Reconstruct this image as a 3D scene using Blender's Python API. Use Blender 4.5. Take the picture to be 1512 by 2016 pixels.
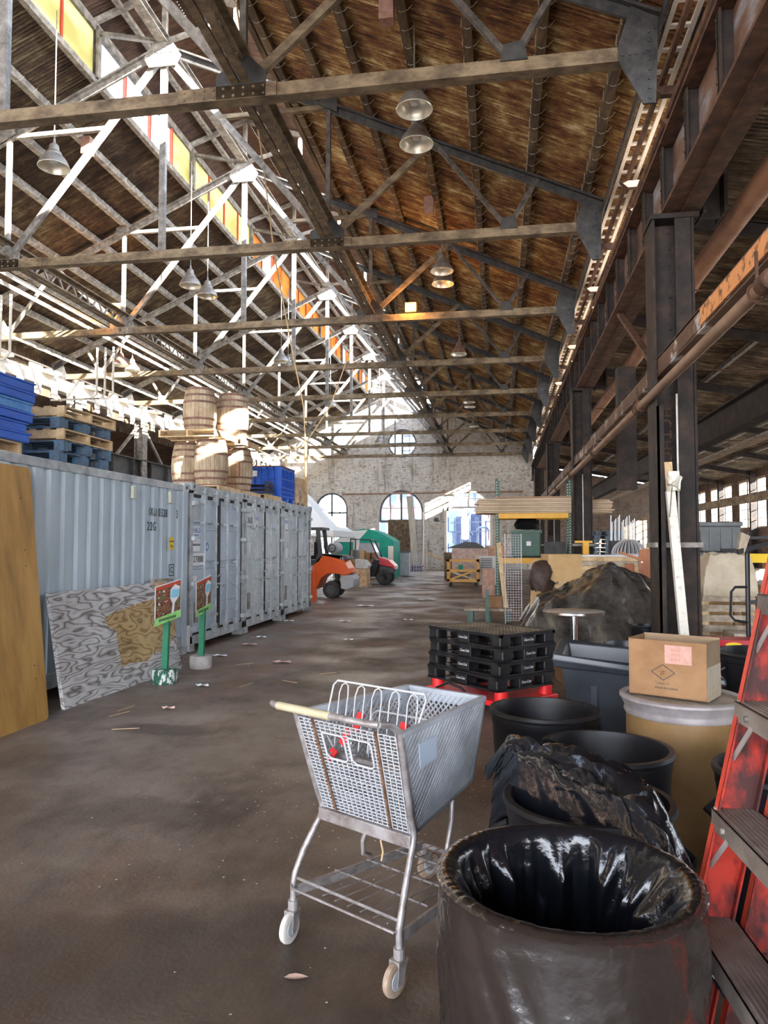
import bpy, bmesh, math, random
from mathutils import Vector, Matrix, noise
random.seed(7)
C = bpy.context.scene.collection
for o in list(bpy.data.objects): bpy.data.objects.remove(o)
PI = math.pi
R = math.radians
# ---------------------------------------------------------------- camera
SC = bpy.context.scene
cd = bpy.data.cameras.new('camera'); cam = bpy.data.objects.new('camera', cd); C.objects.link(cam)
cam.location = (0, 0, 1.65)
cam.rotation_euler = (R(90 + 2.58), 0, R(8.96))
cd.sensor_fit = 'VERTICAL'; cd.sensor_height = 24.0; cd.lens = 24.0 * 1440 / 2016
cd.clip_start = 0.05; cd.clip_end = 500
SC.camera = cam
# ---------------------------------------------------------------- light
W = bpy.data.worlds.new('sky'); SC.world = W; W.use_nodes = True
nt = W.node_tree; bg = nt.nodes['Background']
tc = nt.nodes.new('ShaderNodeTexCoord'); sp = nt.nodes.new('ShaderNodeSeparateXYZ'); rp = nt.nodes.new('ShaderNodeValToRGB')
nt.links.new(tc.outputs['Generated'], sp.inputs[0]); nt.links.new(sp.outputs['Z'], rp.inputs[0])
rp.color_ramp.elements[0].position = 0.0; rp.color_ramp.elements[0].color = (0.95, 0.96, 1.0, 1)
rp.color_ramp.elements[1].position = 0.7; rp.color_ramp.elements[1].color = (0.62, 0.76, 1.0, 1)
nt.links.new(rp.outputs[0], bg.inputs[0]); bg.inputs[1].default_value = 6.6
sd = bpy.data.lights.new('sun', 'SUN'); so = bpy.data.objects.new('sun', sd); C.objects.link(so)
sd.energy = 42; sd.angle = R(0.6); sd.color = (1.0, 0.93, 0.82)
SUN = Vector((-1.0, 0.72, -0.47)).normalized()
so.rotation_euler = SUN.to_track_quat('-Z', 'Y').to_euler(); so.location = (30, -25, 30)
vs = SC.view_settings; vs.view_transform = 'Standard'; vs.look = 'None'; vs.gamma = 1; vs.use_curve_mapping = False
vs.exposure = 1.15

# ---------------------------------------------------------------- materials
def M(name, c1, c2=None, c3=None, rough=.7, metal=0, scale=3, st=(1, 1, 1), bump=0, bscale=None, lo=.35, hi=.65, coat=0, alpha=None, spec=.5, det=8, wire=None):
    m = bpy.data.materials.new(name); m.use_nodes = True; n = m.node_tree.nodes; l = m.node_tree.links
    b = n['Principled BSDF']; b.inputs['Roughness'].default_value = rough; b.inputs['Metallic'].default_value = metal
    b.inputs['Coat Weight'].default_value = coat; b.inputs['Specular IOR Level'].default_value = spec
    b.inputs['Base Color'].default_value = (*c1, 1)
    if c2 or bump:
        t = n.new('ShaderNodeTexCoord'); mp = n.new('ShaderNodeMapping'); mp.inputs['Scale'].default_value = st
        l.new(t.outputs['Object'], mp.inputs[0])
    if c2:
        no = n.new('ShaderNodeTexNoise'); no.inputs['Scale'].default_value = scale; no.inputs['Detail'].default_value = det; no.inputs['Roughness'].default_value = .65
        l.new(mp.outputs[0], no.inputs['Vector'])
        r = n.new('ShaderNodeValToRGB'); l.new(no.outputs[0], r.inputs[0]); e = r.color_ramp.elements
        e[0].position = lo; e[0].color = (*c1, 1); e[1].position = hi; e[1].color = (*c2, 1)
        if c3:
            x = r.color_ramp.elements.new((lo + hi) / 2); x.color = (*c3, 1)
        l.new(r.outputs[0], b.inputs['Base Color'])
    if bump:
        nb = n.new('ShaderNodeTexNoise'); nb.inputs['Scale'].default_value = bscale or scale * 4; nb.inputs['Detail'].default_value = 5
        l.new(mp.outputs[0], nb.inputs['Vector'])
        bp = n.new('ShaderNodeBump'); bp.inputs['Strength'].default_value = bump; bp.inputs['Distance'].default_value = .02
        l.new(nb.outputs[0], bp.inputs['Height']); l.new(bp.outputs[0], b.inputs['Normal'])
    return m

def stripes(m, axis, freq, dark, width=.08, amt=.7):
    """joint lines (stave or plank gaps) that belong to the material itself"""
    n = m.node_tree.nodes; l = m.node_tree.links; b = n['Principled BSDF']
    t = n.new('ShaderNodeTexCoord'); s = n.new('ShaderNodeSeparateXYZ'); l.new(t.outputs['Object'], s.inputs[0])
    if axis == 'A':
        a = n.new('ShaderNodeMath'); a.operation = 'ARCTAN2'; l.new(s.outputs['Y'], a.inputs[0]); l.new(s.outputs['X'], a.inputs[1]); src = a.outputs[0]
    else: src = s.outputs[axis]
    mu = n.new('ShaderNodeMath'); mu.operation = 'MULTIPLY'; mu.inputs[1].default_value = freq; l.new(src, mu.inputs[0])
    fr = n.new('ShaderNodeMath'); fr.operation = 'FRACT'; l.new(mu.outputs[0], fr.inputs[0])
    lt = n.new('ShaderNodeMath'); lt.operation = 'LESS_THAN'; lt.inputs[1].default_value = width; l.new(fr.outputs[0], lt.inputs[0])
    am = n.new('ShaderNodeMath'); am.operation = 'MULTIPLY'; am.inputs[1].default_value = amt; l.new(lt.outputs[0], am.inputs[0])
    mx = n.new('ShaderNodeMix'); mx.data_type = 'RGBA'; l.new(am.outputs[0], mx.inputs[0])
    src = b.inputs['Base Color'].links[0].from_socket if b.inputs['Base Color'].links else None
    if src: l.new(src, mx.inputs[6])
    else: mx.inputs[6].default_value = b.inputs['Base Color'].default_value
    mx.inputs[7].default_value = (*dark, 1); l.new(mx.outputs[2], b.inputs['Base Color'])
    return m

def emit(name, c, s):
    m = bpy.data.materials.new(name); m.use_nodes = True; n = m.node_tree.nodes; l = m.node_tree.links
    n.remove(n['Principled BSDF']); e = n.new('ShaderNodeEmission'); e.inputs[0].default_value = (*c, 1); e.inputs[1].default_value = s
    l.new(e.outputs[0], n['Material Output'].inputs[0]); return m

def translucent(name, c1, c2):
    m = bpy.data.materials.new(name); m.use_nodes = True; n = m.node_tree.nodes; l = m.node_tree.links
    n.remove(n['Principled BSDF']); t = n.new('ShaderNodeBsdfTranslucent'); d = n.new('ShaderNodeBsdfDiffuse'); x = n.new('ShaderNodeMixShader'); x.inputs[0].default_value = .3
    tc = n.new('ShaderNodeTexCoord'); mp = n.new('ShaderNodeMapping'); mp.inputs['Scale'].default_value = (1, .6, 1.5); no = n.new('ShaderNodeTexNoise'); no.inputs['Scale'].default_value = 1.2; r = n.new('ShaderNodeValToRGB')
    l.new(tc.outputs['Object'], mp.inputs[0]); l.new(mp.outputs[0], no.inputs[0]); l.new(no.outputs[0], r.inputs[0])
    r.color_ramp.elements[0].position = .4; r.color_ramp.elements[1].position = .6
    r.color_ramp.elements[0].color = (*c1, 1); r.color_ramp.elements[1].color = (*c2, 1)
    l.new(r.outputs[0], t.inputs[0]); l.new(r.outputs[0], d.inputs[0]); l.new(t.outputs[0], x.inputs[1]); l.new(d.outputs[0], x.inputs[2]); l.new(x.outputs[0], n['Material Output'].inputs[0]); return m

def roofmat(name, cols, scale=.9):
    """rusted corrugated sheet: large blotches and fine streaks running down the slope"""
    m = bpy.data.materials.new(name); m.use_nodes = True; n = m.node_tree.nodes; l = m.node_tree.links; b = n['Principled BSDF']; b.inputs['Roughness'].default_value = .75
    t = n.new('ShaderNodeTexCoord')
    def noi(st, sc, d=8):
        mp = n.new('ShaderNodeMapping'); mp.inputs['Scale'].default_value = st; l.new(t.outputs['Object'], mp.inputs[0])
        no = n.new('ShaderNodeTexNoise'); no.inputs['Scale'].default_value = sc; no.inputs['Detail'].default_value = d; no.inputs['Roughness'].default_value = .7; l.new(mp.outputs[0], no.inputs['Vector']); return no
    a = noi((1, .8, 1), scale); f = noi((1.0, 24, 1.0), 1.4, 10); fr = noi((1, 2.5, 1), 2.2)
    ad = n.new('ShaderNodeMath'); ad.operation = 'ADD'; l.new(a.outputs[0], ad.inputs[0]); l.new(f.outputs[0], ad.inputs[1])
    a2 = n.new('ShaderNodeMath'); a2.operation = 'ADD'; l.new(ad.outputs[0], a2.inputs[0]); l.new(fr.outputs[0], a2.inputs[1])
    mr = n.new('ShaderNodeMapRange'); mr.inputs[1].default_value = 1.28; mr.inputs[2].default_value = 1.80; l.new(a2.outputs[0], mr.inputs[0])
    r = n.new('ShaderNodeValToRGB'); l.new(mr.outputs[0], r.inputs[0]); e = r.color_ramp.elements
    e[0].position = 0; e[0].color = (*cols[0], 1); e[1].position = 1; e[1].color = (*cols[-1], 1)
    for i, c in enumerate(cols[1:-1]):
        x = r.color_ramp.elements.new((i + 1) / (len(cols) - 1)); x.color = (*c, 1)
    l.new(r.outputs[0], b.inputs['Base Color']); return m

def brickmat(name, c1, c2, mortar, stain, axes='XZ', sc=2.2):
    m = bpy.data.materials.new(name); m.use_nodes = True; n = m.node_tree.nodes; l = m.node_tree.links; b = n['Principled BSDF']; b.inputs['Roughness'].default_value = .9
    t = n.new('ShaderNodeTexCoord'); s = n.new('ShaderNodeSeparateXYZ'); l.new(t.outputs['Object'], s.inputs[0]); c = n.new('ShaderNodeCombineXYZ')
    l.new(s.outputs[axes[0]], c.inputs[0]); l.new(s.outputs[axes[1]], c.inputs[1])
    br = n.new('ShaderNodeTexBrick'); br.inputs['Scale'].default_value = sc; br.inputs['Color1'].default_value = (*c1, 1); br.inputs['Color2'].default_value = (*c2, 1); br.inputs['Mortar'].default_value = (*mortar, 1)
    br.inputs['Mortar Size'].default_value = .025; br.inputs['Brick Width'].default_value = .5; br.inputs['Row Height'].default_value = .17; l.new(c.outputs[0], br.inputs['Vector'])
    def noi(st, scv, lo, hi):
        mp = n.new('ShaderNodeMapping'); mp.inputs['Scale'].default_value = st; l.new(t.outputs['Object'], mp.inputs[0])
        no = n.new('ShaderNodeTexNoise'); no.inputs['Scale'].default_value = scv; no.inputs['Detail'].default_value = 10; no.inputs['Roughness'].default_value = .72; l.new(mp.outputs[0], no.inputs['Vector'])
        mr = n.new('ShaderNodeMapRange'); mr.inputs[1].default_value = lo; mr.inputs[2].default_value = hi; l.new(no.outputs[0], mr.inputs[0]); return mr.outputs[0]
    x1 = noi((1, 1, 1), 1.6, .50, .66); x2 = noi((1.6, 1, .22), 1.1, .53, .68); x3 = noi((1, 1, 1.4), 5, .54, .62)
    prev = br.outputs[0]
    for f, col, k in ((x1, stain, .75), (x2, tuple(v * .55 for v in stain), .8), (x3, tuple(v * .4 for v in stain), .75)):
        mu = n.new('ShaderNodeMath'); mu.operation = 'MULTIPLY'; mu.inputs[1].default_value = k; l.new(f, mu.inputs[0])
        mx = n.new('ShaderNodeMix'); mx.data_type = 'RGBA'; l.new(mu.outputs[0], mx.inputs[0]); l.new(prev, mx.inputs[6]); mx.inputs[7].default_value = (*col, 1); prev = mx.outputs[2]
    l.new(prev, b.inputs['Base Color'])
    bp = n.new('ShaderNodeBump'); bp.inputs['Strength'].default_value = .5; bp.inputs['Distance'].default_value = .02; l.new(br.outputs['Fac'], bp.inputs['Height']); bp.invert = True; l.new(bp.outputs[0], b.inputs['Normal'])
    return m

def grainmat(name, c1, c2, c3, sc=3.5, dist=6, st=(1, .35, 1)):
    """plywood figure: contour lines of a stretched noise"""
    m = bpy.data.materials.new(name); m.use_nodes = True; n = m.node_tree.nodes; l = m.node_tree.links; b = n['Principled BSDF']; b.inputs['Roughness'].default_value = .8
    t = n.new('ShaderNodeTexCoord'); mp = n.new('ShaderNodeMapping'); mp.inputs['Scale'].default_value = st; l.new(t.outputs['Object'], mp.inputs[0])
    no = n.new('ShaderNodeTexNoise'); no.inputs['Scale'].default_value = sc; no.inputs['Detail'].default_value = 2; l.new(mp.outputs[0], no.inputs['Vector'])
    mu = n.new('ShaderNodeMath'); mu.operation = 'MULTIPLY'; mu.inputs[1].default_value = dist * 4; l.new(no.outputs[0], mu.inputs[0])
    fr = n.new('ShaderNodeMath'); fr.operation = 'PINGPONG'; fr.inputs[1].default_value = 1; l.new(mu.outputs[0], fr.inputs[0])
    r = n.new('ShaderNodeValToRGB'); l.new(fr.outputs[0], r.inputs[0]); e = r.color_ramp.elements
    e[0].position = 0; e[0].color = (*c1, 1); e[1].position = .75; e[1].color = (*c3, 1); x = r.color_ramp.elements.new(.3); x.color = (*c2, 1)
    n2 = n.new('ShaderNodeTexNoise'); n2.inputs['Scale'].default_value = 3; n2.inputs['Detail'].default_value = 6; l.new(t.outputs['Object'], n2.inputs['Vector'])
    mx = n.new('ShaderNodeMix'); mx.data_type = 'RGBA'; mx.blend_type = 'MULTIPLY'; mx.inputs[0].default_value = .45; l.new(r.outputs[0], mx.inputs[6])
    r2 = n.new('ShaderNodeValToRGB'); r2.color_ramp.elements[0].position = .35; r2.color_ramp.elements[0].color = (.45, .42, .4, 1); r2.color_ramp.elements[1].position = .6; r2.color_ramp.elements[1].color = (1, 1, 1, 1)
    l.new(n2.outputs[0], r2.inputs[0]); l.new(r2.outputs[0], mx.inputs[7]); l.new(mx.outputs[2], b.inputs['Base Color']); return m

# colours
rust = M('rusty_steel', (.045, .022, .013), (.17, .08, .04), (.09, .043, .024), rough=.8, scale=5, bump=.4)
rustd = M('dark_rusty_steel', (.008, .006, .005), (.05, .027, .018), (.020, .013, .010), rough=.75, scale=4, bump=.4)
girderm = M('peeling_girder_paint', (.10, .05, .03), (.28, .30, .34), (.16, .09, .06), rough=.7, scale=2.5, st=(1, .4, 1), bump=.3)
steel = M('weathered_grey_steel', (.10, .09, .075), (.34, .31, .27), (.21, .19, .165), rough=.6, scale=6, bump=.2)
steelw = M('dusty_painted_steel', (.045, .03, .017), (.26, .195, .115), (.145, .102, .058), rough=.7, scale=5, st=(.6, 1, 1), bump=.25, lo=.3)
steelb = M('blackened_gusset_steel', (.015, .015, .016), (.06, .058, .055), rough=.55, scale=5, bump=.2)
whitep = M('white_paint_and_sunlit_steel', (.42, .38, .32), (.70, .66, .58), rough=.8, scale=14, lo=.3, hi=.45)  # also the sunlight colour of the eave struts and left eave girder
woodd = M('old_dark_timber', (.05, .035, .022), (.22, .16, .10), (.12, .085, .05), rough=.85, scale=4, st=(1, .3, 1), bump=.3)
woodl = M('pale_pallet_timber', (.42, .27, .13), (.72, .54, .32), rough=.8, scale=6, st=(1, .4, 1), bump=.2)
woodg = M('grey_weathered_timber', (.22, .17, .12), (.52, .44, .34), rough=.85, scale=6, st=(1, .4, 1), bump=.2)
woodo = M('orange_brown_timber', (.30, .09, .03), (.50, .19, .07), rough=.5, scale=4, st=(1, 1, .3))
bluep = M('blue_paint_on_timber', (.02, .10, .22), (.05, .24, .46), (.12, .16, .20), rough=.75, scale=9, bump=.2)
bluepl = M('bright_blue_plastic', (.01, .09, .50), (.015, .13, .62), rough=.4, scale=3)
bluelt = M('light_blue_plastic', (.02, .20, .58), (.12, .34, .66), rough=.45, scale=6)
blackpl = M('black_rubbery_plastic', (.006, .006, .008), (.012, .012, .014), rough=.42, scale=4, spec=.3)
blackpal = M('dusty_black_plastic', (.008, .008, .009), (.035, .035, .035), rough=.38, scale=8, lo=.45, hi=.75)
paldeck = M('dust_covered_black_deck', (.05, .045, .035), (.22, .17, .11), rough=.7, scale=3)
rubber = M('tyre_rubber', (.02, .02, .02), (.07, .065, .06), rough=.85, scale=12)
chrome = M('worn_chrome', (.62, .62, .62), rough=.18, metal=1)
cartm = M('worn_zinc_cart_tube', (.20, .17, .155), (.42, .40, .40), rough=.42, metal=.35, scale=14, bump=.1)
cartrust = M('rusted_cart_wire', (.10, .045, .02), (.24, .12, .06), rough=.7, metal=.3, scale=30)
cartpl = M('blue_grey_cart_plastic', (.26, .28, .30), (.42, .46, .50), rough=.5, scale=7)
cream = M('cream_handle_plastic', (.42, .36, .22), (.52, .46, .31), rough=.5, scale=9)
redpl = M('red_plastic', (.70, .015, .02), (.8, .03, .03), rough=.4, scale=3)
bagm = M('black_bin_liner_film', (.006, .007, .010), rough=.2, bump=.8, scale=3, bscale=7, spec=.55, coat=.2)
bagout = M('stretched_bin_liner_film', (.022, .017, .015), rough=.15, bump=1.0, scale=3, bscale=7, spec=1.0, coat=.6)
tarpm = M('dusty_black_tarpaulin', (.022, .019, .017), (.095, .082, .068), rough=.24, scale=3, bump=.5, bscale=12, spec=.6)
card = M('brown_cardboard', (.24, .125, .055), (.33, .19, .09), rough=.85, scale=5)
cardin = M('cardboard_inner_face', (.25, .17, .10), (.32, .23, .14), rough=.9, scale=5)
cardlt = M('fresh_tan_cardboard', (.42, .26, .11), (.50, .32, .15), rough=.85, scale=3)
tape = M('clear_tape_film', (.45, .37, .26), (.55, .48, .36), rough=.25, scale=20)
drumm = M('waxed_fibre_drum', (.22, .125, .045), (.31, .19, .08), rough=.42, scale=3, bump=.05)
drumlid = M('dusty_grey_drum_rim', (.30, .27, .27), (.48, .44, .43), rough=.45, metal=.3, scale=6)
contm = M('blue_grey_container_paint', (.37, .45, .51), (.50, .59, .65), rough=.5, scale=1.5, st=(1, 1, .3), bump=.08, bscale=20)
contw = M('faded_container_paint', (.42, .48, .50), (.66, .69, .68), (.55, .61, .62), rough=.5, scale=1.6, st=(1, 1, .4))
contf = M('scuffed_container_frame', (.26, .29, .31), (.56, .59, .59), rough=.55, scale=5, bump=.1)
gask = M('black_door_gasket', (.018, .014, .013), rough=.6)
greyp = M('grey_moulded_plastic', (.10, .115, .12), (.15, .165, .17), rough=.42, scale=4)
greytote = M('dark_grey_tote_plastic', (.018, .022, .028), (.04, .046, .055), rough=.33, scale=3)
inkk = M('black_stencil_paint', (.03, .035, .04), rough=.8)
inkw = M('white_print', (.75, .75, .75), rough=.7)
inkb = M('blue_print', (.03, .16, .42), rough=.7)
paper = M('white_paper', (.72, .73, .74), (.8, .8, .8), rough=.85, scale=5)
pink = M('pink_paper_label', (.48, .26, .21), (.56, .34, .28), rough=.8, scale=30)
yel = M('yellow_sticker', (.8, .55, .02), rough=.6)
rackg = M('green_rack_steel', (.02, .07, .045), (.05, .12, .08), rough=.5, scale=5)
racky = M('yellow_rack_beam', (.75, .36, .01), (.82, .45, .03), rough=.5, scale=5)
greenpost = M('green_painted_post', (.015, .16, .08), (.03, .26, .14), rough=.6, scale=4, st=(1, 1, .5))
greenw = M('flaking_green_over_white', (.025, .12, .07), (.70, .72, .70), rough=.8, scale=14, st=(1, 1, .6), lo=.52, hi=.56)
conc = M('pale_concrete', (.34, .31, .28), (.48, .45, .42), rough=.9, scale=8, bump=.3)
orange = M('orange_truck_paint', (.75, .10, .015), (.85, .14, .02), rough=.35, scale=2)
darkg = M('dark_grey_machine_paint', (.05, .055, .06), (.08, .085, .09), rough=.5, scale=4)
lightg = M('light_grey_machine_paint', (.32, .33, .34), (.42, .43, .44), rough=.5, scale=4)
redp = M('glossy_red_bodywork', (.42, .008, .02), (.5, .015, .03), rough=.3, scale=2)
fibred = M('scuffed_red_fibreglass', (.05, .012, .01), (.50, .03, .014), (.24, .018, .012), rough=.5, scale=7, lo=.44, hi=.58, st=(1, 1, .5))
fibedge = M('bright_red_rail_edge', (.55, .05, .025), (.66, .08, .04), rough=.5, scale=8)
alu = M('dirty_aluminium_tread', (.16, .13, .11), (.34, .29, .25), rough=.55, metal=.35, scale=5, bump=.2)
alul = M('light_aluminium_brace', (.5, .47, .44), (.62, .6, .57), rough=.4, metal=.5, scale=9)
canvas = M('cream_canvas', (.50, .42, .30), (.66, .58, .44), rough=.9, scale=4, bump=.3)
tentw = M('white_tent_fabric', (.80, .80, .78), rough=.8)
tentg = M('green_tent_fabric', (.0, .26, .18), (.01, .34, .24), rough=.7, scale=2)
lampm = M('grey_lamp_housing', (.16, .14, .12), (.26, .23, .20), rough=.5, scale=9, metal=.3)
lamprust = M('rusted_lamp_housing', (.22, .10, .07), (.34, .20, .15), rough=.6, scale=9)
lampin = M('pale_lamp_reflector', (.74, .70, .56), (.84, .80, .68), rough=.25, scale=4, metal=.4)
lens = M('frosted_lamp_lens', (.85, .84, .78), rough=.1)
redmul = M('red_window_bar', (.45, .05, .02), (.55, .09, .04), rough=.7, scale=5)
glassy = translucent('yellowed_fibreglass_pane', (.42, .385, .20), (.54, .51, .33))
glasso = translucent('orange_fibreglass_pane', (.42, .20, .06), (.50, .30, .11))
pipem = M('brown_painted_pipe', (.20, .12, .075), (.34, .22, .15), rough=.6, scale=5, st=(1, .4, 1))
pipeo = M('terracotta_duct', (.34, .16, .085), (.46, .25, .15), rough=.6, scale=3)
cond = M('pale_conduit', (.55, .52, .45), (.7, .67, .6), rough=.5, scale=8)
cable = M('tan_cable', (.55, .40, .22), rough=.7)
wirew = M('white_coated_wire', (.50, .50, .52), rough=.4)
leafm = M('dry_pink_leaf', (.62, .42, .34), rough=.8)
bark = M('barrel_oak', (.20, .14, .085), (.52, .42, .29), (.36, .27, .17), rough=.85, scale=5, st=(1, 1, .35), bump=.3, lo=.3)
stripes(bark, 'A', 4.2, (.05, .03, .02), .1, .7)
hoop = M('rusty_barrel_hoop', (.10, .05, .035), (.24, .13, .09), rough=.7, scale=9)
ochre = M('varnished_ochre_plywood', (.24, .13, .035), (.50, .28, .07), (.38, .20, .045), rough=.55, scale=2.5, st=(1, 1.6, .35), lo=.3, hi=.62)
plyw = grainmat('whitewashed_plywood', (.16, .13, .12), (.42, .40, .38), (.60, .60, .59), 2.6, 7, (1, .42, 1.9))
plyt = grainmat('bare_tan_plywood', (.22, .12, .045), (.42, .28, .12), (.52, .37, .18), 2.4, 6, (1, .6, 1.5))
plyc = grainmat('crate_plywood', (.50, .30, .15), (.64, .43, .24), (.70, .50, .30), 2.0, 2, (1, 1, 2))
osb = M('pale_pink_brick_pile', (.4, .2, .14), (.6, .42, .34), rough=.9, scale=9)
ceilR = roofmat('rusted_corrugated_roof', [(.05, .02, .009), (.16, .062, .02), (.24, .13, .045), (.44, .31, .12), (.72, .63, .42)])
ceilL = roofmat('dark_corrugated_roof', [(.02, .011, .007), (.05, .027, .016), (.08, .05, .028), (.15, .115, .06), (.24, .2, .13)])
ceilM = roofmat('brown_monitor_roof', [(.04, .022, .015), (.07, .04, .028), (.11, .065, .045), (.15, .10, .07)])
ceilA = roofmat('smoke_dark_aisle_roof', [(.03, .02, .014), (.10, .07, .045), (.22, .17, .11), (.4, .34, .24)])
brickw = brickmat('whitewashed_brick', (.74, .71, .66), (.60, .57, .53), (.30, .27, .25), (.30, .24, .17))
brickr = brickmat('brown_brick', (.26, .15, .10), (.18, .11, .08), (.2, .17, .14), (.10, .07, .05), axes='YZ')
floorm = M('oily_concrete_floor', (.085, .062, .046), (.27, .22, .18), (.17, .13, .10), rough=.6, scale=.55, bump=.15, bscale=40, lo=.33, hi=.66, det=12)

def floor_detail(m):
    n = m.node_tree.nodes; l = m.node_tree.links; b = n['Principled BSDF']; t = n.new('ShaderNodeTexCoord')
    prev = b.inputs['Base Color'].links[0].from_socket
    for sc, lo, hi, col, k, st in ((1.3, .5, .66, (.045, .028, .018), .75, (1, .5, 1)), (7, .5, .72, (.07, .04, .022), .55, (1, .6, 1)), (60, .66, .72, (.5, .44, .36), .45, (1, 1, 1)), (.22, .5, .6, (.20, .10, .05), .5, (1.6, .8, 1))):
        mp = n.new('ShaderNodeMapping'); mp.inputs['Scale'].default_value = st; mp.inputs['Location'].default_value = (sc, 3, 0); l.new(t.outputs['Object'], mp.inputs[0])
        no = n.new('ShaderNodeTexNoise'); no.inputs['Scale'].default_value = sc; no.inputs['Detail'].default_value = 9; no.inputs['Roughness'].default_value = .68; l.new(mp.outputs[0], no.inputs['Vector'])
        mr = n.new('ShaderNodeMapRange'); mr.inputs[1].default_value = lo; mr.inputs[2].default_value = hi; mr.inputs[4].default_value = k; l.new(no.outputs[0], mr.inputs[0])
        mx = n.new('ShaderNodeMix'); mx.data_type = 'RGBA'; l.new(mr.outputs[0], mx.inputs[0]); l.new(prev, mx.inputs[6]); mx.inputs[7].default_value = (*col, 1); prev = mx.outputs[2]
    # dark oil and damp stains with outlines of their own
    for cx, cy, sx, sy, k in ((-3.05, 6.25, .55, .2, .6), (-1.1, 2.5, 1.3, .75, .5), (-.2, 5.2, .8, .5, .45), (-2.2, 4.3, .5, .25, .4), (-1.9, 14, 1.2, 1.6, .35), (-.9, 10.5, .9, 1.5, .4)):
        vm = n.new('ShaderNodeVectorMath'); vm.operation = 'SUBTRACT'; l.new(t.outputs['Object'], vm.inputs[0]); vm.inputs[1].default_value = (cx, cy, 0)
        v2 = n.new('ShaderNodeVectorMath'); v2.operation = 'MULTIPLY'; l.new(vm.outputs[0], v2.inputs[0]); v2.inputs[1].default_value = (1 / sx, 1 / sy, 0)
        ln = n.new('ShaderNodeVectorMath'); ln.operation = 'LENGTH'; l.new(v2.outputs[0], ln.inputs[0])
        no = n.new('ShaderNodeTexNoise'); no.inputs['Scale'].default_value = 2.5; no.inputs['Detail'].default_value = 6; l.new(t.outputs['Object'], no.inputs['Vector'])
        ma = n.new('ShaderNodeMath'); ma.operation = 'MULTIPLY_ADD'; l.new(no.outputs[0], ma.inputs[0]); ma.inputs[1].default_value = 1.6; l.new(ln.outputs['Value'], ma.inputs[2])
        mr = n.new('ShaderNodeMapRange'); mr.inputs[1].default_value = 1.55; mr.inputs[2].default_value = 1.95; mr.inputs[3].default_value = k; mr.inputs[4].default_value = 0; l.new(ma.outputs[0], mr.inputs[0])
        mx = n.new('ShaderNodeMix'); mx.data_type = 'RGBA'; l.new(mr.outputs[0], mx.inputs[0]); l.new(prev, mx.inputs[6]); mx.inputs[7].default_value = (.035, .023, .017, 1); prev = mx.outputs[2]
    l.new(prev, b.inputs['Base Color'])
    no = n.new('ShaderNodeTexNoise'); no.inputs['Scale'].default_value = .8; no.inputs['Detail'].default_value = 6; l.new(t.outputs['Object'], no.inputs['Vector'])
    mr = n.new('ShaderNodeMapRange'); mr.inputs[1].default_value = .4; mr.inputs[2].default_value = .65; mr.inputs[3].default_value = .38; mr.inputs[4].default_value = .8; l.new(no.outputs[0], mr.inputs[0]); l.new(mr.outputs[0], b.inputs['Roughness'])
floor_detail(floorm)

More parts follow.
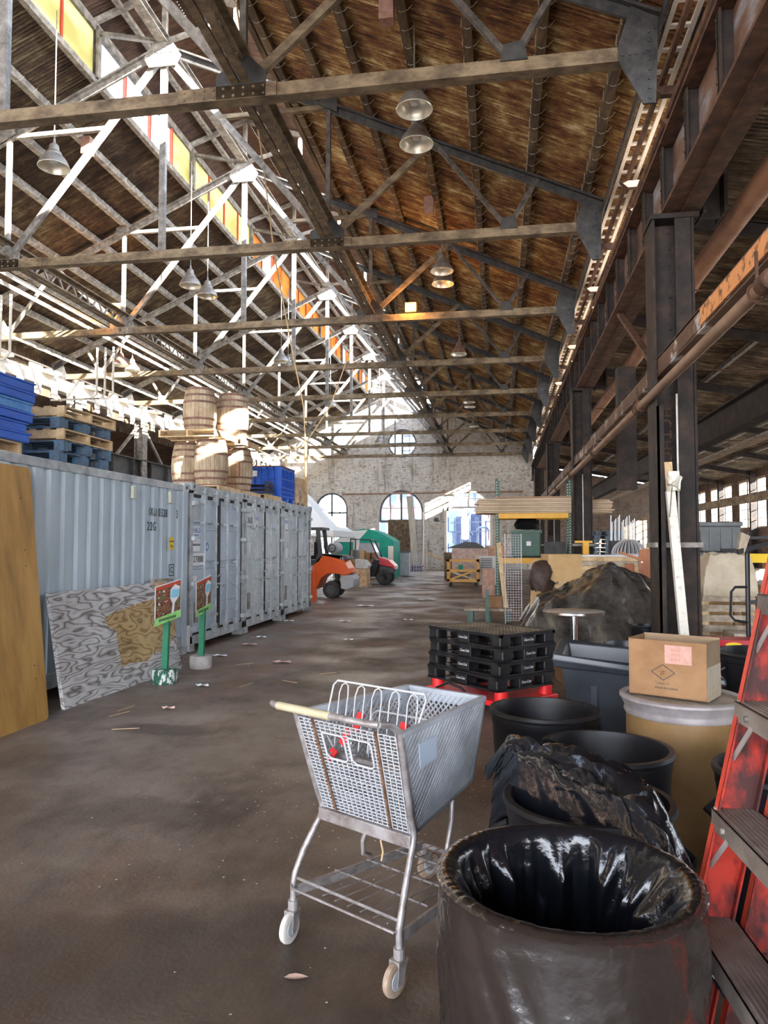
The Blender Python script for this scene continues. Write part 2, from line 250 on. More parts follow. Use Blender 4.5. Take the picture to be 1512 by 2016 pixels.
# ---------------------------------------------------------------- mesh builder
class MB:
    def __init__(s): s.v = []; s.f = []; s.m = []
    def add(s, vs, fs, mi=0):
        k = len(s.v); s.v += [Vector(v) for v in vs]; s.f += [tuple(i + k for i in f) for f in fs]; s.m += [mi] * len(fs); return s
    def box(s, x0, x1, y0, y1, z0, z1, mi=0):
        return s.add([(x0, y0, z0), (x1, y0, z0), (x1, y1, z0), (x0, y1, z0), (x0, y0, z1), (x1, y0, z1), (x1, y1, z1), (x0, y1, z1)],
                     [(0, 3, 2, 1), (4, 5, 6, 7), (0, 1, 5, 4), (1, 2, 6, 5), (2, 3, 7, 6), (3, 0, 4, 7)], mi)
    def bar(s, p, q, w, h=None, up=(0, 0, 1), mi=0):
        p = Vector(p); q = Vector(q); h = h or w; d = (q - p).normalized(); u = Vector(up)
        if abs(d.dot(u)) > .98: u = Vector((0, 1, 0))
        a = d.cross(u).normalized(); b = a.cross(d).normalized()
        vs = [e + a * (i * w / 2) + b * (j * h / 2) for e in (p, q) for i, j in ((-1, -1), (1, -1), (1, 1), (-1, 1))]
        return s.add(vs, [(0, 1, 2, 3), (7, 6, 5, 4), (0, 4, 5, 1), (1, 5, 6, 2), (2, 6, 7, 3), (3, 7, 4, 0)], mi)
    def ibar(s, p, q, w, h, t=.02, up=(0, 0, 1)):
        p = Vector(p); q = Vector(q); d = (q - p).normalized(); u = Vector(up); a = d.cross(u).normalized(); b = a.cross(d).normalized()
        s.bar(p + b * (h / 2), q + b * (h / 2), w, t, up); s.bar(p - b * (h / 2), q - b * (h / 2), w, t, up); return s.bar(p, q, t, h, up)
    def tube(s, pts, r, n=8, closed=False, mi=0, caps=True):
        pts = [Vector(p) for p in pts]; N = len(pts); rr = r if isinstance(r, (list, tuple)) else [r] * N; k = len(s.v); ring = []
        prev = None
        for i, p in enumerate(pts):
            if closed: t = pts[(i + 1) % N] - pts[i - 1]
            else: t = pts[min(i + 1, N - 1)] - pts[max(i - 1, 0)]
            t.normalize()
            if prev is None:
                a = t.orthogonal().normalized()
            else:
                a = (prev - t * prev.dot(t)); a = a.normalized() if a.length > 1e-6 else t.orthogonal().normalized()
            prev = a; b = t.cross(a)
            for j in range(n):
                an = 2 * PI * j / n; s.v.append(p + (a * math.cos(an) + b * math.sin(an)) * rr[i])
        for i in range(N if closed else N - 1):
            i2 = (i + 1) % N
            for j in range(n):
                s.f.append((k + i * n + j, k + i * n + (j + 1) % n, k + i2 * n + (j + 1) % n, k + i2 * n + j)); s.m.append(mi)
        if not closed and caps:
            s.f.append(tuple(k + j for j in reversed(range(n)))); s.f.append(tuple(k + (N - 1) * n + j for j in range(n))); s.m += [mi, mi]
        return s
    def cyl(s, p, q, r, n=16, mi=0): return s.tube([p, q], r, n, mi=mi)
    def lathe(s, prof, c=(0, 0, 0), n=32, mi=0, rot=None, a0=0, a1=2 * PI):
        k = len(s.v); full = abs(a1 - a0 - 2 * PI) < 1e-4; nn = n if full else n + 1
        for r, z in prof:
            for j in range(nn):
                an = a0 + (a1 - a0) * j / n; p = Vector((r * math.cos(an), r * math.sin(an), z))
                if rot: p = rot @ p
                s.v.append(p + Vector(c))
        for i in range(len(prof) - 1):
            for j in range(n):
                j2 = (j + 1) % nn; s.f.append((k + i * nn + j, k + i * nn + j2, k + (i + 1) * nn + j2, k + (i + 1) * nn + j)); s.m.append(mi)
        return s
    def prism(s, poly, d, mi=0):
        """poly: 3-D points of one face; d: extrusion vector"""
        n = len(poly); d = Vector(d); vs = [Vector(p) for p in poly] + [Vector(p) + d for p in poly]
        return s.add(vs, [tuple(range(n))[::-1], tuple(range(n, 2 * n))] + [(i, (i + 1) % n, n + (i + 1) % n, n + i) for i in range(n)], mi)
    def torus(s, c, R_, r, ax='Z', n=28, k=8, mi=0):
        ps = []
        for i in range(n):
            a = 2 * PI * i / n; x, y = R_ * math.cos(a), R_ * math.sin(a)
            ps.append(Vector(c) + Vector({'Z': (x, y, 0), 'X': (0, x, y), 'Y': (x, 0, y)}[ax]))
        return s.tube(ps, r, k, closed=True, mi=mi)
    def lattice(s, q, n, m, w, t, mi=0, diag=True):
        """crossing strips inside the quad q (4 corners), bilinear"""
        q = [Vector(p) for p in q]
        def P(u, v): return q[0] * (1 - u) * (1 - v) + q[1] * u * (1 - v) + q[2] * u * v + q[3] * (1 - u) * v
        nrm = (q[1] - q[0]).cross(q[3] - q[0]).normalized()
        if diag:
            for sg in (1, -1):
                for i in range(-m, n + 1):
                    # line u*n - i = sg * v*m
                    pts = []
                    for v in (0, 1):
                        u = (i + v * m) / n if sg == 1 else (i + (1 - v) * m) / n
                        pts.append((u, v))
                    (u0, v0), (u1, v1) = pts
                    if max(u0, u1) <= 0 or min(u0, u1) >= 1: continue
                    def clip(ua, va, ub, vb):
                        if ua < 0: k = (0 - ua) / (ub - ua); ua, va = 0, va + (vb - va) * k
                        if ua > 1: k = (1 - ua) / (ub - ua); ua, va = 1, va + (vb - va) * k
                        return ua, va
                    a = clip(u0, v0, u1, v1); b = clip(u1, v1, u0, v0)
                    pa, pb = P(*a) + nrm * (sg * t * .3), P(*b) + nrm * (sg * t * .3)
                    if (pa - pb).length > .01: s.bar(pa, pb, w, t, nrm, mi)
        else:
            for i in range(n + 1): s.bar(P(i / n, 0), P(i / n, 1), w, t, nrm, mi)
            for j in range(m + 1): s.bar(P(0, j / m), P(1, j / m), w, t, nrm, mi)
        return s
    def xf(s, M_):
        s.v = [M_ @ v for v in s.v]; return s

def wm(o):
    m = Matrix.Translation(o.location) @ Matrix.Rotation(o.rotation_euler.z, 4, 'Z')
    return wm(o.parent) @ m if o.parent else m
def obj(name, mb, mat, parent=None, world=False, smooth=False, loc=None, label=None, bev=0):
    me = bpy.data.meshes.new(name); v = mb.v
    if world and parent is not None:
        Mi = wm(parent).inverted(); v = [Mi @ p for p in v]
    if loc is not None: v = [p - Vector(loc) for p in v]
    me.from_pydata([tuple(p) for p in v], [], mb.f)
    for x in (mat if isinstance(mat, (list, tuple)) else [mat]): me.materials.append(x)
    me.polygons.foreach_set('material_index', mb.m)
    if smooth: me.polygons.foreach_set('use_smooth', [True] * len(me.polygons))
    me.validate(); me.update()
    if smooth:
        try: me.set_sharp_from_angle(angle=R(40))
        except Exception: pass
    o = bpy.data.objects.new(name, me); C.objects.link(o)
    if loc is not None: o.location = loc
    if parent is not None: o.parent = parent
    if label: o['label'] = label
    if bev:
        b = o.modifiers.new('bevel', 'BEVEL'); b.width = bev; b.segments = 2; b.limit_method = 'ANGLE'
    return o
def thing(name, label, cat, loc=(0, 0, 0), rz=0, group=None):
    o = bpy.data.objects.new(name, None); C.objects.link(o); o.location = loc; o.rotation_euler = (0, 0, rz); o.empty_display_size = .1
    o['label'] = label; o['category'] = cat
    if group: o['group'] = group
    return o
def tag(o, label, cat, group=None, kind=None):
    o['label'] = label; o['category'] = cat
    if group: o['group'] = group
    if kind: o['kind'] = kind
    return o
def struct(o): o['kind'] = 'structure'; return o
def dup(root, loc, rz=None, label=None, group=None, skip=()):
    r = root.copy(); C.objects.link(r); r.location = loc
    if rz is not None: r.rotation_euler = (0, 0, rz)
    if label: r['label'] = label
    if group: r['group'] = group
    def rec(a, b):
        for ch in list(a.children):
            if ch.name.split('.')[0] in skip: continue
            c = ch.copy(); C.objects.link(c); c.parent = b; rec(ch, c)
    rec(root, r); return r
def text(name, s, size, mat, parent, loc, rot, shear=0, ext=.001, world=True, sx=1, align='CENTER'):
    cu = bpy.data.curves.new(name, 'FONT'); cu.body = s; cu.size = size; cu.shear = shear; cu.extrude = ext; cu.align_x = align; cu.align_y = 'CENTER'; cu.space_character = 1.22 if name == 'stencil_text' else 1.05
    t = bpy.data.objects.new('tmp', cu); C.objects.link(t); dg = bpy.context.evaluated_depsgraph_get()
    me = bpy.data.meshes.new_from_object(t.evaluated_get(dg)); bpy.data.objects.remove(t)
    Mx = Matrix.Translation(loc) @ rot.to_4x4() @ Matrix.Diagonal((sx, 1, 1, 1))
    if parent is not None and world: Mx = wm(parent).inverted() @ Mx
    me.transform(Mx); me.materials.clear(); me.materials.append(mat)
    o = bpy.data.objects.new(name, me); C.objects.link(o)
    if parent is not None: o.parent = parent
    return o
ROT_X = Matrix(((0, 0, 1), (1, 0, 0), (0, 1, 0)))      # text reads along +Y, up +Z, facing +X
ROT_Y = Matrix(((1, 0, 0), (0, 0, -1), (0, 1, 0)))     # text reads along +X, up +Z, facing -Y
def sheet(name, outer, holes, plane, off, thick, mat, parent=None):
    """flat wall with openings: 2-D loops filled and extruded; plane 'XZ' at y=off or 'YZ' at x=off"""
    cu = bpy.data.curves.new(name, 'CURVE'); cu.dimensions = '2D'; cu.fill_mode = 'BOTH'; cu.extrude = thick / 2
    for lp in [outer] + holes:
        sp_ = cu.splines.new('POLY'); sp_.points.add(len(lp) - 1)
        for i, (a, b) in enumerate(lp): sp_.points[i].co = (a, b, 0, 1)
        sp_.use_cyclic_u = True
    t = bpy.data.objects.new('tmp', cu); C.objects.link(t); dg = bpy.context.evaluated_depsgraph_get()
    me = bpy.data.meshes.new_from_object(t.evaluated_get(dg)); bpy.data.objects.remove(t)
    me.transform(Matrix.Translation((0, off, 0) if plane == 'XZ' else (off, 0, 0)) @ (ROT_Y if plane == 'XZ' else ROT_X).to_4x4())
    me.materials.clear(); me.materials.append(mat)
    o = bpy.data.objects.new(name, me); C.objects.link(o)
    if parent is not None: o.parent = parent
    return o
def arch(x0, x1, z0, zt, n=16):
    r = (x1 - x0) / 2; cx = (x0 + x1) / 2; zs = zt - r
    return [(x0, z0), (x1, z0)] + [(cx + r * math.cos(PI * i / n), zs + r * math.sin(PI * i / n)) for i in range(n + 1)]
def ordn(i): return ['first', 'second', 'third', 'fourth', 'fifth', 'sixth', 'seventh', 'eighth', 'ninth', 'tenth', 'eleventh', 'twelfth'][i]
# ================================================================ SETTING
Y0, Y1 = -16.0, 50.0
m = MB().box(-24, 12.4, -30, 50.2, -.2, 0); struct(obj('floor', m, floorm))
m = MB().box(-60, 60, -70, -30, -.25, -.02); m.box(-60, 60, 50.2, 90, -.25, -.02); m.box(12.4, 60, -30, 50.2, -.25, -.02); m.box(-60, -24, -30, 50.2, -.25, -.02)
struct(obj('floor_yard_bounce', m, conc))  # pale ground outside; the unseen part behind the camera is added to bounce light
def rz_(x): return 12.35 - .45 * abs(x + 7)
def corr(name, p, q, mat, ya=Y0, yb=Y1, per=.085, amp=.016):
    """corrugated sheet from (x,z) p to q, ribs running down the slope"""
    n = int((yb - ya) / per * 4); dx, dz = q[0] - p[0], q[1] - p[1]; L = math.hypot(dx, dz); nx, nz = -dz / L, dx / L
    vs = []; fs = []
    for i in range(n + 1):
        y = ya + (yb - ya) * i / n; a = (0, amp, 0, -amp)[i % 4]
        vs += [(p[0] + nx * a, y, p[1] + nz * a), (q[0] + nx * a, y, q[1] + nz * a)]
        if i < n: fs.append((2 * i, 2 * i + 1, 2 * i + 3, 2 * i + 2))
    o = obj(name, MB().add(vs, fs), mat); s = o.modifiers.new('sheet', 'SOLIDIFY'); s.thickness = .004
    return struct(o)
corr('ceiling', (2.8, rz_(2.8) + .2), (-4.4, rz_(-4.4) + .2), ceilR)
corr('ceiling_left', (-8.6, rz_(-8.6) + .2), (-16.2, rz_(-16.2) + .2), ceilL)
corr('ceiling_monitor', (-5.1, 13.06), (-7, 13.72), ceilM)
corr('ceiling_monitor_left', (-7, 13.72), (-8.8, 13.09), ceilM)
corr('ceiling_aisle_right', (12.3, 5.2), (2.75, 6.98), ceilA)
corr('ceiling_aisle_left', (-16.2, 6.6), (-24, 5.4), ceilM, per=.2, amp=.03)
# sheet strips between aisle roofs and main eaves, right ones cut to shape sunlight
m = MB()
m.box(2.72, 2.76, Y0, 6.5, 6.95, 8.5).box(2.72, 2.76, 6.5, 7.3, 7.45, 8.5).box(2.72, 2.76, 7.3, 8.35, 8.0, 8.5).box(2.72, 2.76, 8.35, 11.0, 6.95, 8.5)  # near panels out of view, gaps placed so sun reaches the barrels
for i in range(8): y = 14.27 + 5 * i; m.box(2.72, 2.76, y - 1.5, y + .1, 6.95, 8.5)  # panels added at the trusses to keep sun off the eave gussets
for a, b in ((22.0, 24), (31, 33.6), (36, 38.5), (41.8, 43.5), (46.6, 50)): m.box(2.72, 2.76, a, b, 6.95, 8.5)
m.box(2.72, 2.76, Y0, Y1, 8.15, 8.5)
struct(obj('wall_eave_right_sun_shaping', m, rustd))
struct(obj('wall_eave_left', MB().box(-16.25, -16.2, Y0, Y1, 6.55, 8.5), ceilL))
# back wall: whitewashed brick gable with three arches and a round window
rnd = [(-6.6 + 1.0 * math.cos(2 * PI * i / 32), 8.68 + 1.0 * math.sin(2 * PI * i / 32)) for i in range(32)]
A1 = arch(-12.75, -10.45, .9, 5.3); A2 = arch(-8.2, -5.15, .05, 5.43); A3 = arch(-3.55, -.6, .05, 5.45)
gable = [(-16.2, 0), (2.3, 0), (2.3, rz_(2.3) + .22), (-5.4, rz_(-5.4) + .22), (-5.4, 12.85), (-7, 13.6), (-8.6, 12.85), (-8.6, rz_(-8.6) + .22), (-16.2, rz_(-16.2) + .22)]
struct(sheet('wall_back', gable, [rnd, A1, A2, A3], 'XZ', 50.2, .5, brickw))
struct(sheet('wall_back_right', [(2.3, 0), (12.4, 0), (12.4, 5.1), (2.75, 6.9), (2.3, 6.9)], [], 'XZ', 50.2, .4, brickr))
struct(sheet('wall_back_left', [(-24, 0), (-16.2, 0), (-16.2, 6.5), (-24, 5.3)], [], 'XZ', 50.2, .4, brickr))
struct(obj('wall_left', MB().box(-24.3, -24, Y0, Y1, 0, 5.6), brickr))
glass = bpy.data.materials.new('window_glass'); glass.use_nodes = True
n_ = glass.node_tree.nodes; l_ = glass.node_tree.links; n_.remove(n_['Principled BSDF'])
t_ = n_.new('ShaderNodeBsdfTransparent'); g_ = n_.new('ShaderNodeBsdfGlossy'); x_ = n_.new('ShaderNodeMixShader'); g_.inputs[1].default_value = .05; x_.inputs[0].default_value = .06
t_.inputs[0].default_value = (.93, .96, .98, 1); l_.new(t_.outputs[0], x_.inputs[1]); l_.new(g_.outputs[0], x_.inputs[2]); l_.new(x_.outputs[0], n_['Material Output'].inputs[0])
wn = [0]
def window(frame, fm, pane, loc=(0, 0, 0)):
    wn[0] += 1; o = struct(obj('window_%d' % wn[0], frame, fm)); obj('pane', pane, glass, o); return o
def archframe(x0, x1, z0, zt, nx, zbars, y=50.1):
    r = (x1 - x0) / 2; cx = (x0 + x1) / 2; zs = zt - r; m = MB(); lp = [(x, y, z) for x, z in arch(x0 + .06, x1 - .06, z0 + .06, zt - .06)]
    for i in range(len(lp)): m.bar(lp[i], lp[(i + 1) % len(lp)], .12, .12, (0, 1, 0))
    for i in range(1, nx):
        x = x0 + (x1 - x0) * i / nx; h = zs + math.sqrt(max(0, r * r - (x - cx) ** 2)); m.bar((x, y, z0), (x, y, h), .12 if i * 2 == nx else .04, .06)
    for z in zbars:
        hw = r if z < zs else math.sqrt(max(0, r * r - (z - zs) ** 2)); m.bar((cx - hw, y, z), (cx + hw, y, z), .06, .12 if z == zbars[0] else .04)
    return m, MB().prism([(x, y, z) for x, z in arch(x0, x1, z0, zt)], (0, .01, 0))
window(*[q for p in [archframe(-12.75, -10.45, .9, 5.3, 4, (3.9, 3.2, 2.5, 1.8))] for q in (p[0], darkg, p[1])])
f, p = archframe(-8.2, -5.15, 3.2, 5.43, 4, (3.3, 4.2)); window(f, darkg, p)
f, p = archframe(-3.55, -.6, 4.15, 5.45, 6, (4.2, 4.8)); window(f, whitep, p)
m = MB().torus((-6.6, 50.05, 8.68), .98, .1, 'Y', 36, 6)
for d, w in ((0, .12), (.5, .04), (-.5, .04)):
    h = math.sqrt(.95 - d * d); m.bar((-6.6 + d, 50.05, 8.68 - h), (-6.6 + d, 50.05, 8.68 + h), w, .06); m.bar((-6.6 - h, 50.05, 8.68 + d), (-6.6 + h, 50.05, 8.68 + d), .06, w)
window(m, darkg, MB().prism([(x, 50.05, z) for x, z in rnd], (0, .01, 0)))
# lower part of the middle arch: boards and block infill
struct(obj('trim_1', MB().box(-7.6, -5.2, 50.0, 50.1, 0, 3.4), woodd))
m = MB()
for i in range(8):
    for j in range(2): m.box(-6.05 + j * .42, -5.66 + j * .42, 49.9, 50.0, i * .42, i * .42 + .4)
struct(obj('trim_2', m, conc))
struct(obj('trim_3', MB().box(-3.7, -3.55, 49.85, 50.1, 0, 4.2).box(-.62, -.45, 49.85, 50.1, 0, 4.2), whitep))
# right wall with window bays
holes = []
for k in range(9):
    y = 5.6 + k * 5.0
    holes.append([(y, 2.45), (y + 4.0, 2.45), (y + 4.0, 4.85), (y, 4.85)])
struct(sheet('wall_right', [(Y0, 0), (Y1, 0), (Y1, 5.5), (Y0, 5.5)], holes, 'YZ', 12.2, .35, brickr))
for k, h in enumerate(holes):
    ya, yb = h[0][0], h[1][0]; m = MB()
    m.box(12.1, 12.25, ya, yb, 2.45, 2.53).box(12.1, 12.25, ya, yb, 4.77, 4.85)
    for i in range(4): y = ya + (yb - ya) * i / 3; m.box(12.08, 12.26, y - .09, y + .09, 2.45, 4.85)
    for i in range(13): y = ya + (yb - ya) * i / 12; m.box(12.14, 12.18, y - .015, y + .015, 2.45, 4.85)
    for i in range(1, 5): m.box(12.14, 12.18, ya, yb, 2.45 + i * .48 - .015, 2.45 + i * .48 + .015)
    window(m, woodg, MB().box(12.15, 12.16, ya, yb, 2.45, 4.85))
# clerestory along the left of the roof monitor
zb, zt = rz_(-8.6) + .12, 12.9
for k in range(10):
    ya = -.73 + k * 5; wn[0] += 1
    m = MB().box(-8.68, -8.56, ya, ya + 5, zb - .1, zb + .04).box(-8.68, -8.56, ya, ya + 5, zt - .1, zt + .1).box(-8.72, -8.5, ya - .06, ya + .08, zb, zt)
    o = struct(obj('window_%d' % wn[0], m, steel)); g = MB(); mu = MB(); op = MB(); bl = MB()
    for i in range(4):
        y = ya + .08 + i * 1.23; opened = (k == 3 and i < 3) or (k == 5 and i == 1) or (k == 8 and i == 0) or (k == 9 and i == 1)
        (op if opened else g).box(-8.63, -8.62, y, y + 1.2, zb, zt - .1)
        mu.box(-8.66, -8.58, y + 1.19, y + 1.25, zb, zt - .1)
    if g.v: obj('pane', g, glasso if k >= 5 else glassy, o)
    if op.v: obj('clear_pane', op, glass, o)
    obj('mullion', mu, redmul, o)
# right side of the monitor: a low curb and bare posts, daylight comes through
struct(obj('trim_4', MB().box(-4.5, -4.4, Y0, Y1, rz_(-4.4) - .05, rz_(-4.4) + .16), woodd))
# beyond the openings
def facade(name, label, x0, x1, y, z1, mat, nx, nz, wm, d=3):
    t = thing(name, label, 'building', ((x0 + x1) / 2, y, 0)); obj('wall', MB().box(x0, x1, y, y + d, 0, z1), mat, t, True); w = (x1 - x0) / nx; h = z1 / nz
    for i in range(nx):
        for j in range(nz): obj('window', MB().box(x0 + w * (i + .22), x0 + w * (i + .78), y - .06, y + .02, h * (j + .25), h * (j + .8)), wm, t, True)
    return t
brp = M('pinkish_outdoor_brick', (.05, .025, .03), (.10, .05, .055), rough=.9, scale=5)
blo = M('blue_outdoor_cladding', (.012, .025, .07), (.03, .05, .12), rough=.6, scale=2)
paleb = M('pale_outdoor_render', (.07, .085, .12), (.12, .14, .18), rough=.8, scale=2); dkw = M('dark_outdoor_window', (.03, .05, .1), rough=.2)
facade('brick_building', 'pinkish brick building outside the middle arch of the back wall', -10, -5.6, 60, 6.5, brp, 5, 3, dkw)
facade('clad_building', 'blue clad building seen outside through the wide right doorway', -5.2, -1.5, 63, 9, blo, 5, 4, dkw)
facade('rendered_building', 'pale building outside, right half of the view through the doorway', -1.2, 4, 61, 5, brp, 3, 3, paleb)
facade('office_block', 'pale office block seen through the round window', -11, -5, 84, 21, paleb, 6, 8, dkw)
pl = M('pale_blue_pipework', (.06, .09, .15), (.12, .16, .22), rough=.5, scale=3)
t = thing('pipe_rack', 'tangle of pale blue pipework standing outside the right doorway', 'pipework', (-2.2, 55, 0))
for i, (x, z) in enumerate(((-3.3, 3.6), (-2.8, 2.4), (-2.2, 3.9), (-1.6, 2.8), (-1.0, 3.4))):
    obj('pipe', MB().tube([(x, 55, 0), (x, 55, z), (x + .15, 55, z + .15), (x + .7, 55, z + .15), (x + .8, 55, z)], .09, 8), pl, t, True, True)
for z in (1.5, 2.6, 3.3): obj('rail', MB().bar((-3.6, 54.8, z), (-.6, 54.9, z + .1), .08), pl, t, True)
obj('vessel', MB().lathe([(0, 2.0), (.28, 2.1), (.3, 3.6), (.12, 3.9), (.12, 4.4), (0, 4.4)], (-2.5, 54.6, 0), 16), whitep, t, True, True)
# rope fence across the doorway and rubble behind it
m = MB()
for i in range(40):
    a = Vector((random.uniform(-3.4, -.8), random.uniform(52, 53.5), random.uniform(0.1, 1.4))); m.bar(a, a + Vector((random.uniform(-.7, .7), random.uniform(-.3, .3), random.uniform(-.3, .5))), .06, .04)
tag(obj('scrap_heap', m, pl), 'heap of pale scrap bars outside the right doorway', 'scrap', kind='stuff')

# ================================================================ ROOF TRUSSES
steeld = M('dark_grey_brown_steel', (.03, .025, .02), (.13, .11, .09), rough=.65, scale=6, bump=.2)
def mir(x): return -14 - x
tr = thing('roof_truss', 'riveted steel roof truss nearest the camera, its thick tie crossing the top of the view', 'roof truss', (-7, 9.27, 7.75))
def tp(name, mb, mat=steelw): return obj(name, mb.xf(Matrix.Translation((7, 0, -7.75))), mat, tr)
tp('tie_beam', MB().box(-15.9, 1.75, -.09, -.015, 7.66, 7.84).box(-15.9, 1.75, .015, .09, 7.66, 7.84).box(-15.9, 1.75, -.02, .02, 7.66, 7.68))
L = MB().bar((-7, 0, 12.3), (2.1, 0, rz_(2.1) - .05), .2, .04).bar((-7, 0, 12.22), (2.1, 0, rz_(2.1) - .13), .05, .16)
tp('top_chord', L, steelb)
L = MB().bar((-7, 0, 12.3), (-16.1, 0, rz_(-16.1) - .05), .2, .04).bar((-7, 0, 12.22), (-16.1, 0, rz_(-16.1) - .13), .05, .16)
tp('top_chord', L, steel)
tp('king_post', MB().bar((-7, 0, 12.2), (-7, 0, 7.8), .13, .1, (0, 1, 0)), steel)
def both(name, a, b, w, mat=steelw, mat2=None):
    tp(name, MB().bar((a[0], 0, a[1]), (b[0], 0, b[1]), .09, w), mat); tp(name, MB().bar((mir(a[0]), 0, a[1]), (mir(b[0]), 0, b[1]), .09, w), mat2 or steel)
both('inner_diagonal', (-7, 12.15), (-3.4, 7.85), .13, steel)
both('post', (-3.4, 7.8), (-3.4, 10.7), .09, steeld)
both('diagonal', (-3.4, 7.85), (-1.25, 9.72), .12)
both('diagonal', (-1.25, 9.7), (.2, 7.85), .075, steeld)
both('diagonal', (.2, 7.85), (.8, 8.82), .08, steeld)
both('strut', (-3.4, 10.62), (-5.75, 10.62), .09)
both('monitor_post', (-5.4, 11.6), (-5.4, 12.95), .12, steel)
both('monitor_rafter', (-4.75, 12.82), (-7, 13.6), .12, steel)
both('monitor_brace', (-5.5, 12.75), (-7, 12.4), .08, steel)
tp('monitor_king', MB().bar((-7, 0, 12.3), (-7, 0, 13.55), .1), steel)
def gus(poly, mat=steel, t=.03, riv=()):
    m = MB().prism([(x, -.11, z) for x, z in poly], (0, t, 0))
    for x, z in riv: m.lathe([(.022, 0), (.018, .012), (0, .016)], (x, -.11, z), 6, rot=Matrix.Rotation(PI / 2, 3, 'X'))
    return m
tp('gusset', gus([(-7.42, 12.02), (-7.3, 11.8), (-6.7, 11.8), (-6.58, 12.02), (-6.8, 12.35), (-7.2, 12.35)], riv=[(-7.2 + i * .1, 12.1) for i in range(5)]), steel)
for s in (0, 1):
    g = lambda x: mir(x) if s else x
    tp('gusset', gus([(g(x), z) for x, z in ((-3.75, 7.66), (-3.05, 7.66), (-3.05, 8.0), (-3.3, 8.25), (-3.75, 8.0))]), steel if s else steelb)
    tp('splice_plate', gus([(g(x), z) for x, z in ((-4.3, 7.655), (-2.9, 7.655), (-2.9, 7.845), (-4.3, 7.845))], steelw, .02, [(g(-4.2 + i * .14), zz) for i in range(9) for zz in (7.7, 7.8)]))
    tp('gusset', gus([(g(x), z) for x, z in ((-3.6, 10.65), (-3.2, 10.45), (-3.2, 10.75), (-3.5, 10.85))]), steel if s else steelb)
    tp('gusset', gus([(g(x), z) for x, z in ((.05, 7.8), (.4, 7.8), (.35, 8.05), (.1, 8.02))]), steel if s else steelb)
    tp('eave_gusset', gus([(g(x), z) for x, z in ((1.5, 7.86), (1.5, 7.66), (1.79, 7.08), (1.94, 7.08), (1.98, 8.15), (1.66, 8.34))], steelb, .03, [(g(1.87), 7.15 + i * .12) for i in range(8)] + [(g(1.55 + i * .09), 7.72) for i in range(4)]), steelb)
for i in range(1, 9):
    dup(tr, (-7, 9.27 + 5 * i, 7.75), label=('%s riveted roof truss counted from the camera, spanning the whole hall' % ordn(i) if i < 8 else 'farthest riveted roof truss, close in front of the brick gable'), group='riveted roof trusses')
tr['group'] = 'riveted roof trusses'
d_ = dup(tr, (-7, 4.27, 7.75), label='roof truss overhead just above the top edge of the view'); 
# purlins
names = {}
for s in (0, 1):
    for i, x in enumerate((1.7, .65, -.43, -1.44, -2.55, -3.45, -4.3)):
        X = mir(x) if s else x; z = rz_(X)
        p = obj('roof_purlin', MB().box(X - .07, X + .07, Y0, Y1, z + .0, z + .17), steel if s else woodd, loc=(X, 0, z))
        tag(p, '%s long purlin up from the %s eave under the %s roof slope' % (ordn(i), 'left' if s else 'right', 'dark left' if s else 'rusty right'), 'purlin', 'purlins under the %s roof slope' % ('left' if s else 'right'))
        m = MB(); y = 5.0 + .1 * i
        while y < 46:
            m.tube([(X - .075, y, z + .17), (X - .085, y + .01, z + .02), (X + .0, y + .03, z - .02), (X + .10, y + .05, z + .02), (X + .17, y + .06, z + .10)], .0045, 4, caps=False); y += .42
        c = obj('wire_clips', m, cond, p, world=False, loc=(0, 0, 0)); c.parent = p; c.location = (-X, 0, -z); c['kind'] = 'stuff'
# long members
def lacing(a, b, ya, yb, step, w, xx, mat):
    pass
tag(obj('ridge_beam', MB().ibar((-7, Y0, 12.42), (-7, Y1, 12.42), .22, .16, .03), steel, loc=(-7, 0, 12.4)), 'long ridge beam joining the truss peaks, brightly sunlit', 'beam')
for x, lab in ((-3.4, 'dark lattice girder running lengthwise over the aisle, right of the middle'), (-10.6, 'lattice girder running lengthwise over the containers, left of the middle')):
    t = thing('lattice_girder', lab, 'girder', (x, 20, 7.85))
    obj('top_flange', MB().box(x - .13, x + .13, Y0, Y1, 8.25, 8.28).box(x - .02, x + .02, Y0, Y1, 8.15, 8.26), steelw, t, True); obj('bottom_flange', MB().box(x - .13, x - .02, Y0, Y1, 7.86, 7.9).box(x + .02, x + .13, Y0, Y1, 7.86, 7.9), steelw, t, True)
    m = MB(); y = Y0
    while y < Y1 - .4: m.bar((x, y, 7.88), (x, y + .3, 8.26), .03, .05); m.bar((x, y + .3, 8.26), (x, y + .6, 7.88), .03, .05); y += .6
    obj('lacing', m, steel, t, True)
for x, s in ((2.1, 1), (-16.1, -1)):
    t = thing('eave_ladder_strut', 'ladder-like strut, coloured sunlit white, along the %s eave' % ('right' if s > 0 else 'left'), 'strut', (x, 20, 8.1))
    obj('rail', MB().box(x - .03, x + .03, Y0, Y1, 8.05, 8.1), whitep, t, True); obj('rail', MB().box(x + s * .27, x + s * .33, Y0, Y1, 8.05, 8.1), whitep, t, True)  # white here is sunlight put into the strut colour
    m = MB(); y = Y0
    while y < Y1: m.box(min(x, x + s * .3), max(x, x + s * .3), y, y + .07, 8.06, 8.09); y += .45
    r = obj('rungs', m, whitep, t, True); r['kind'] = 'stuff'
tag(obj('eave_plate', MB().box(1.98, 2.02, Y0, Y1, 8.0, 8.12), steelb), 'thin dark eave plate beside the ladder strut coloured sunlit white', 'plate')
# purlins on the monitor, lower hanging rods
for x, z in ((-6, 13.2), (-8, 13.2)):
    tag(obj('monitor_purlin', MB().box(x - .06, x + .06, Y0, Y1, z, z + .1), steel), 'small purlin under the %s half of the monitor roof' % ('right' if x > -7 else 'left'), 'purlin')
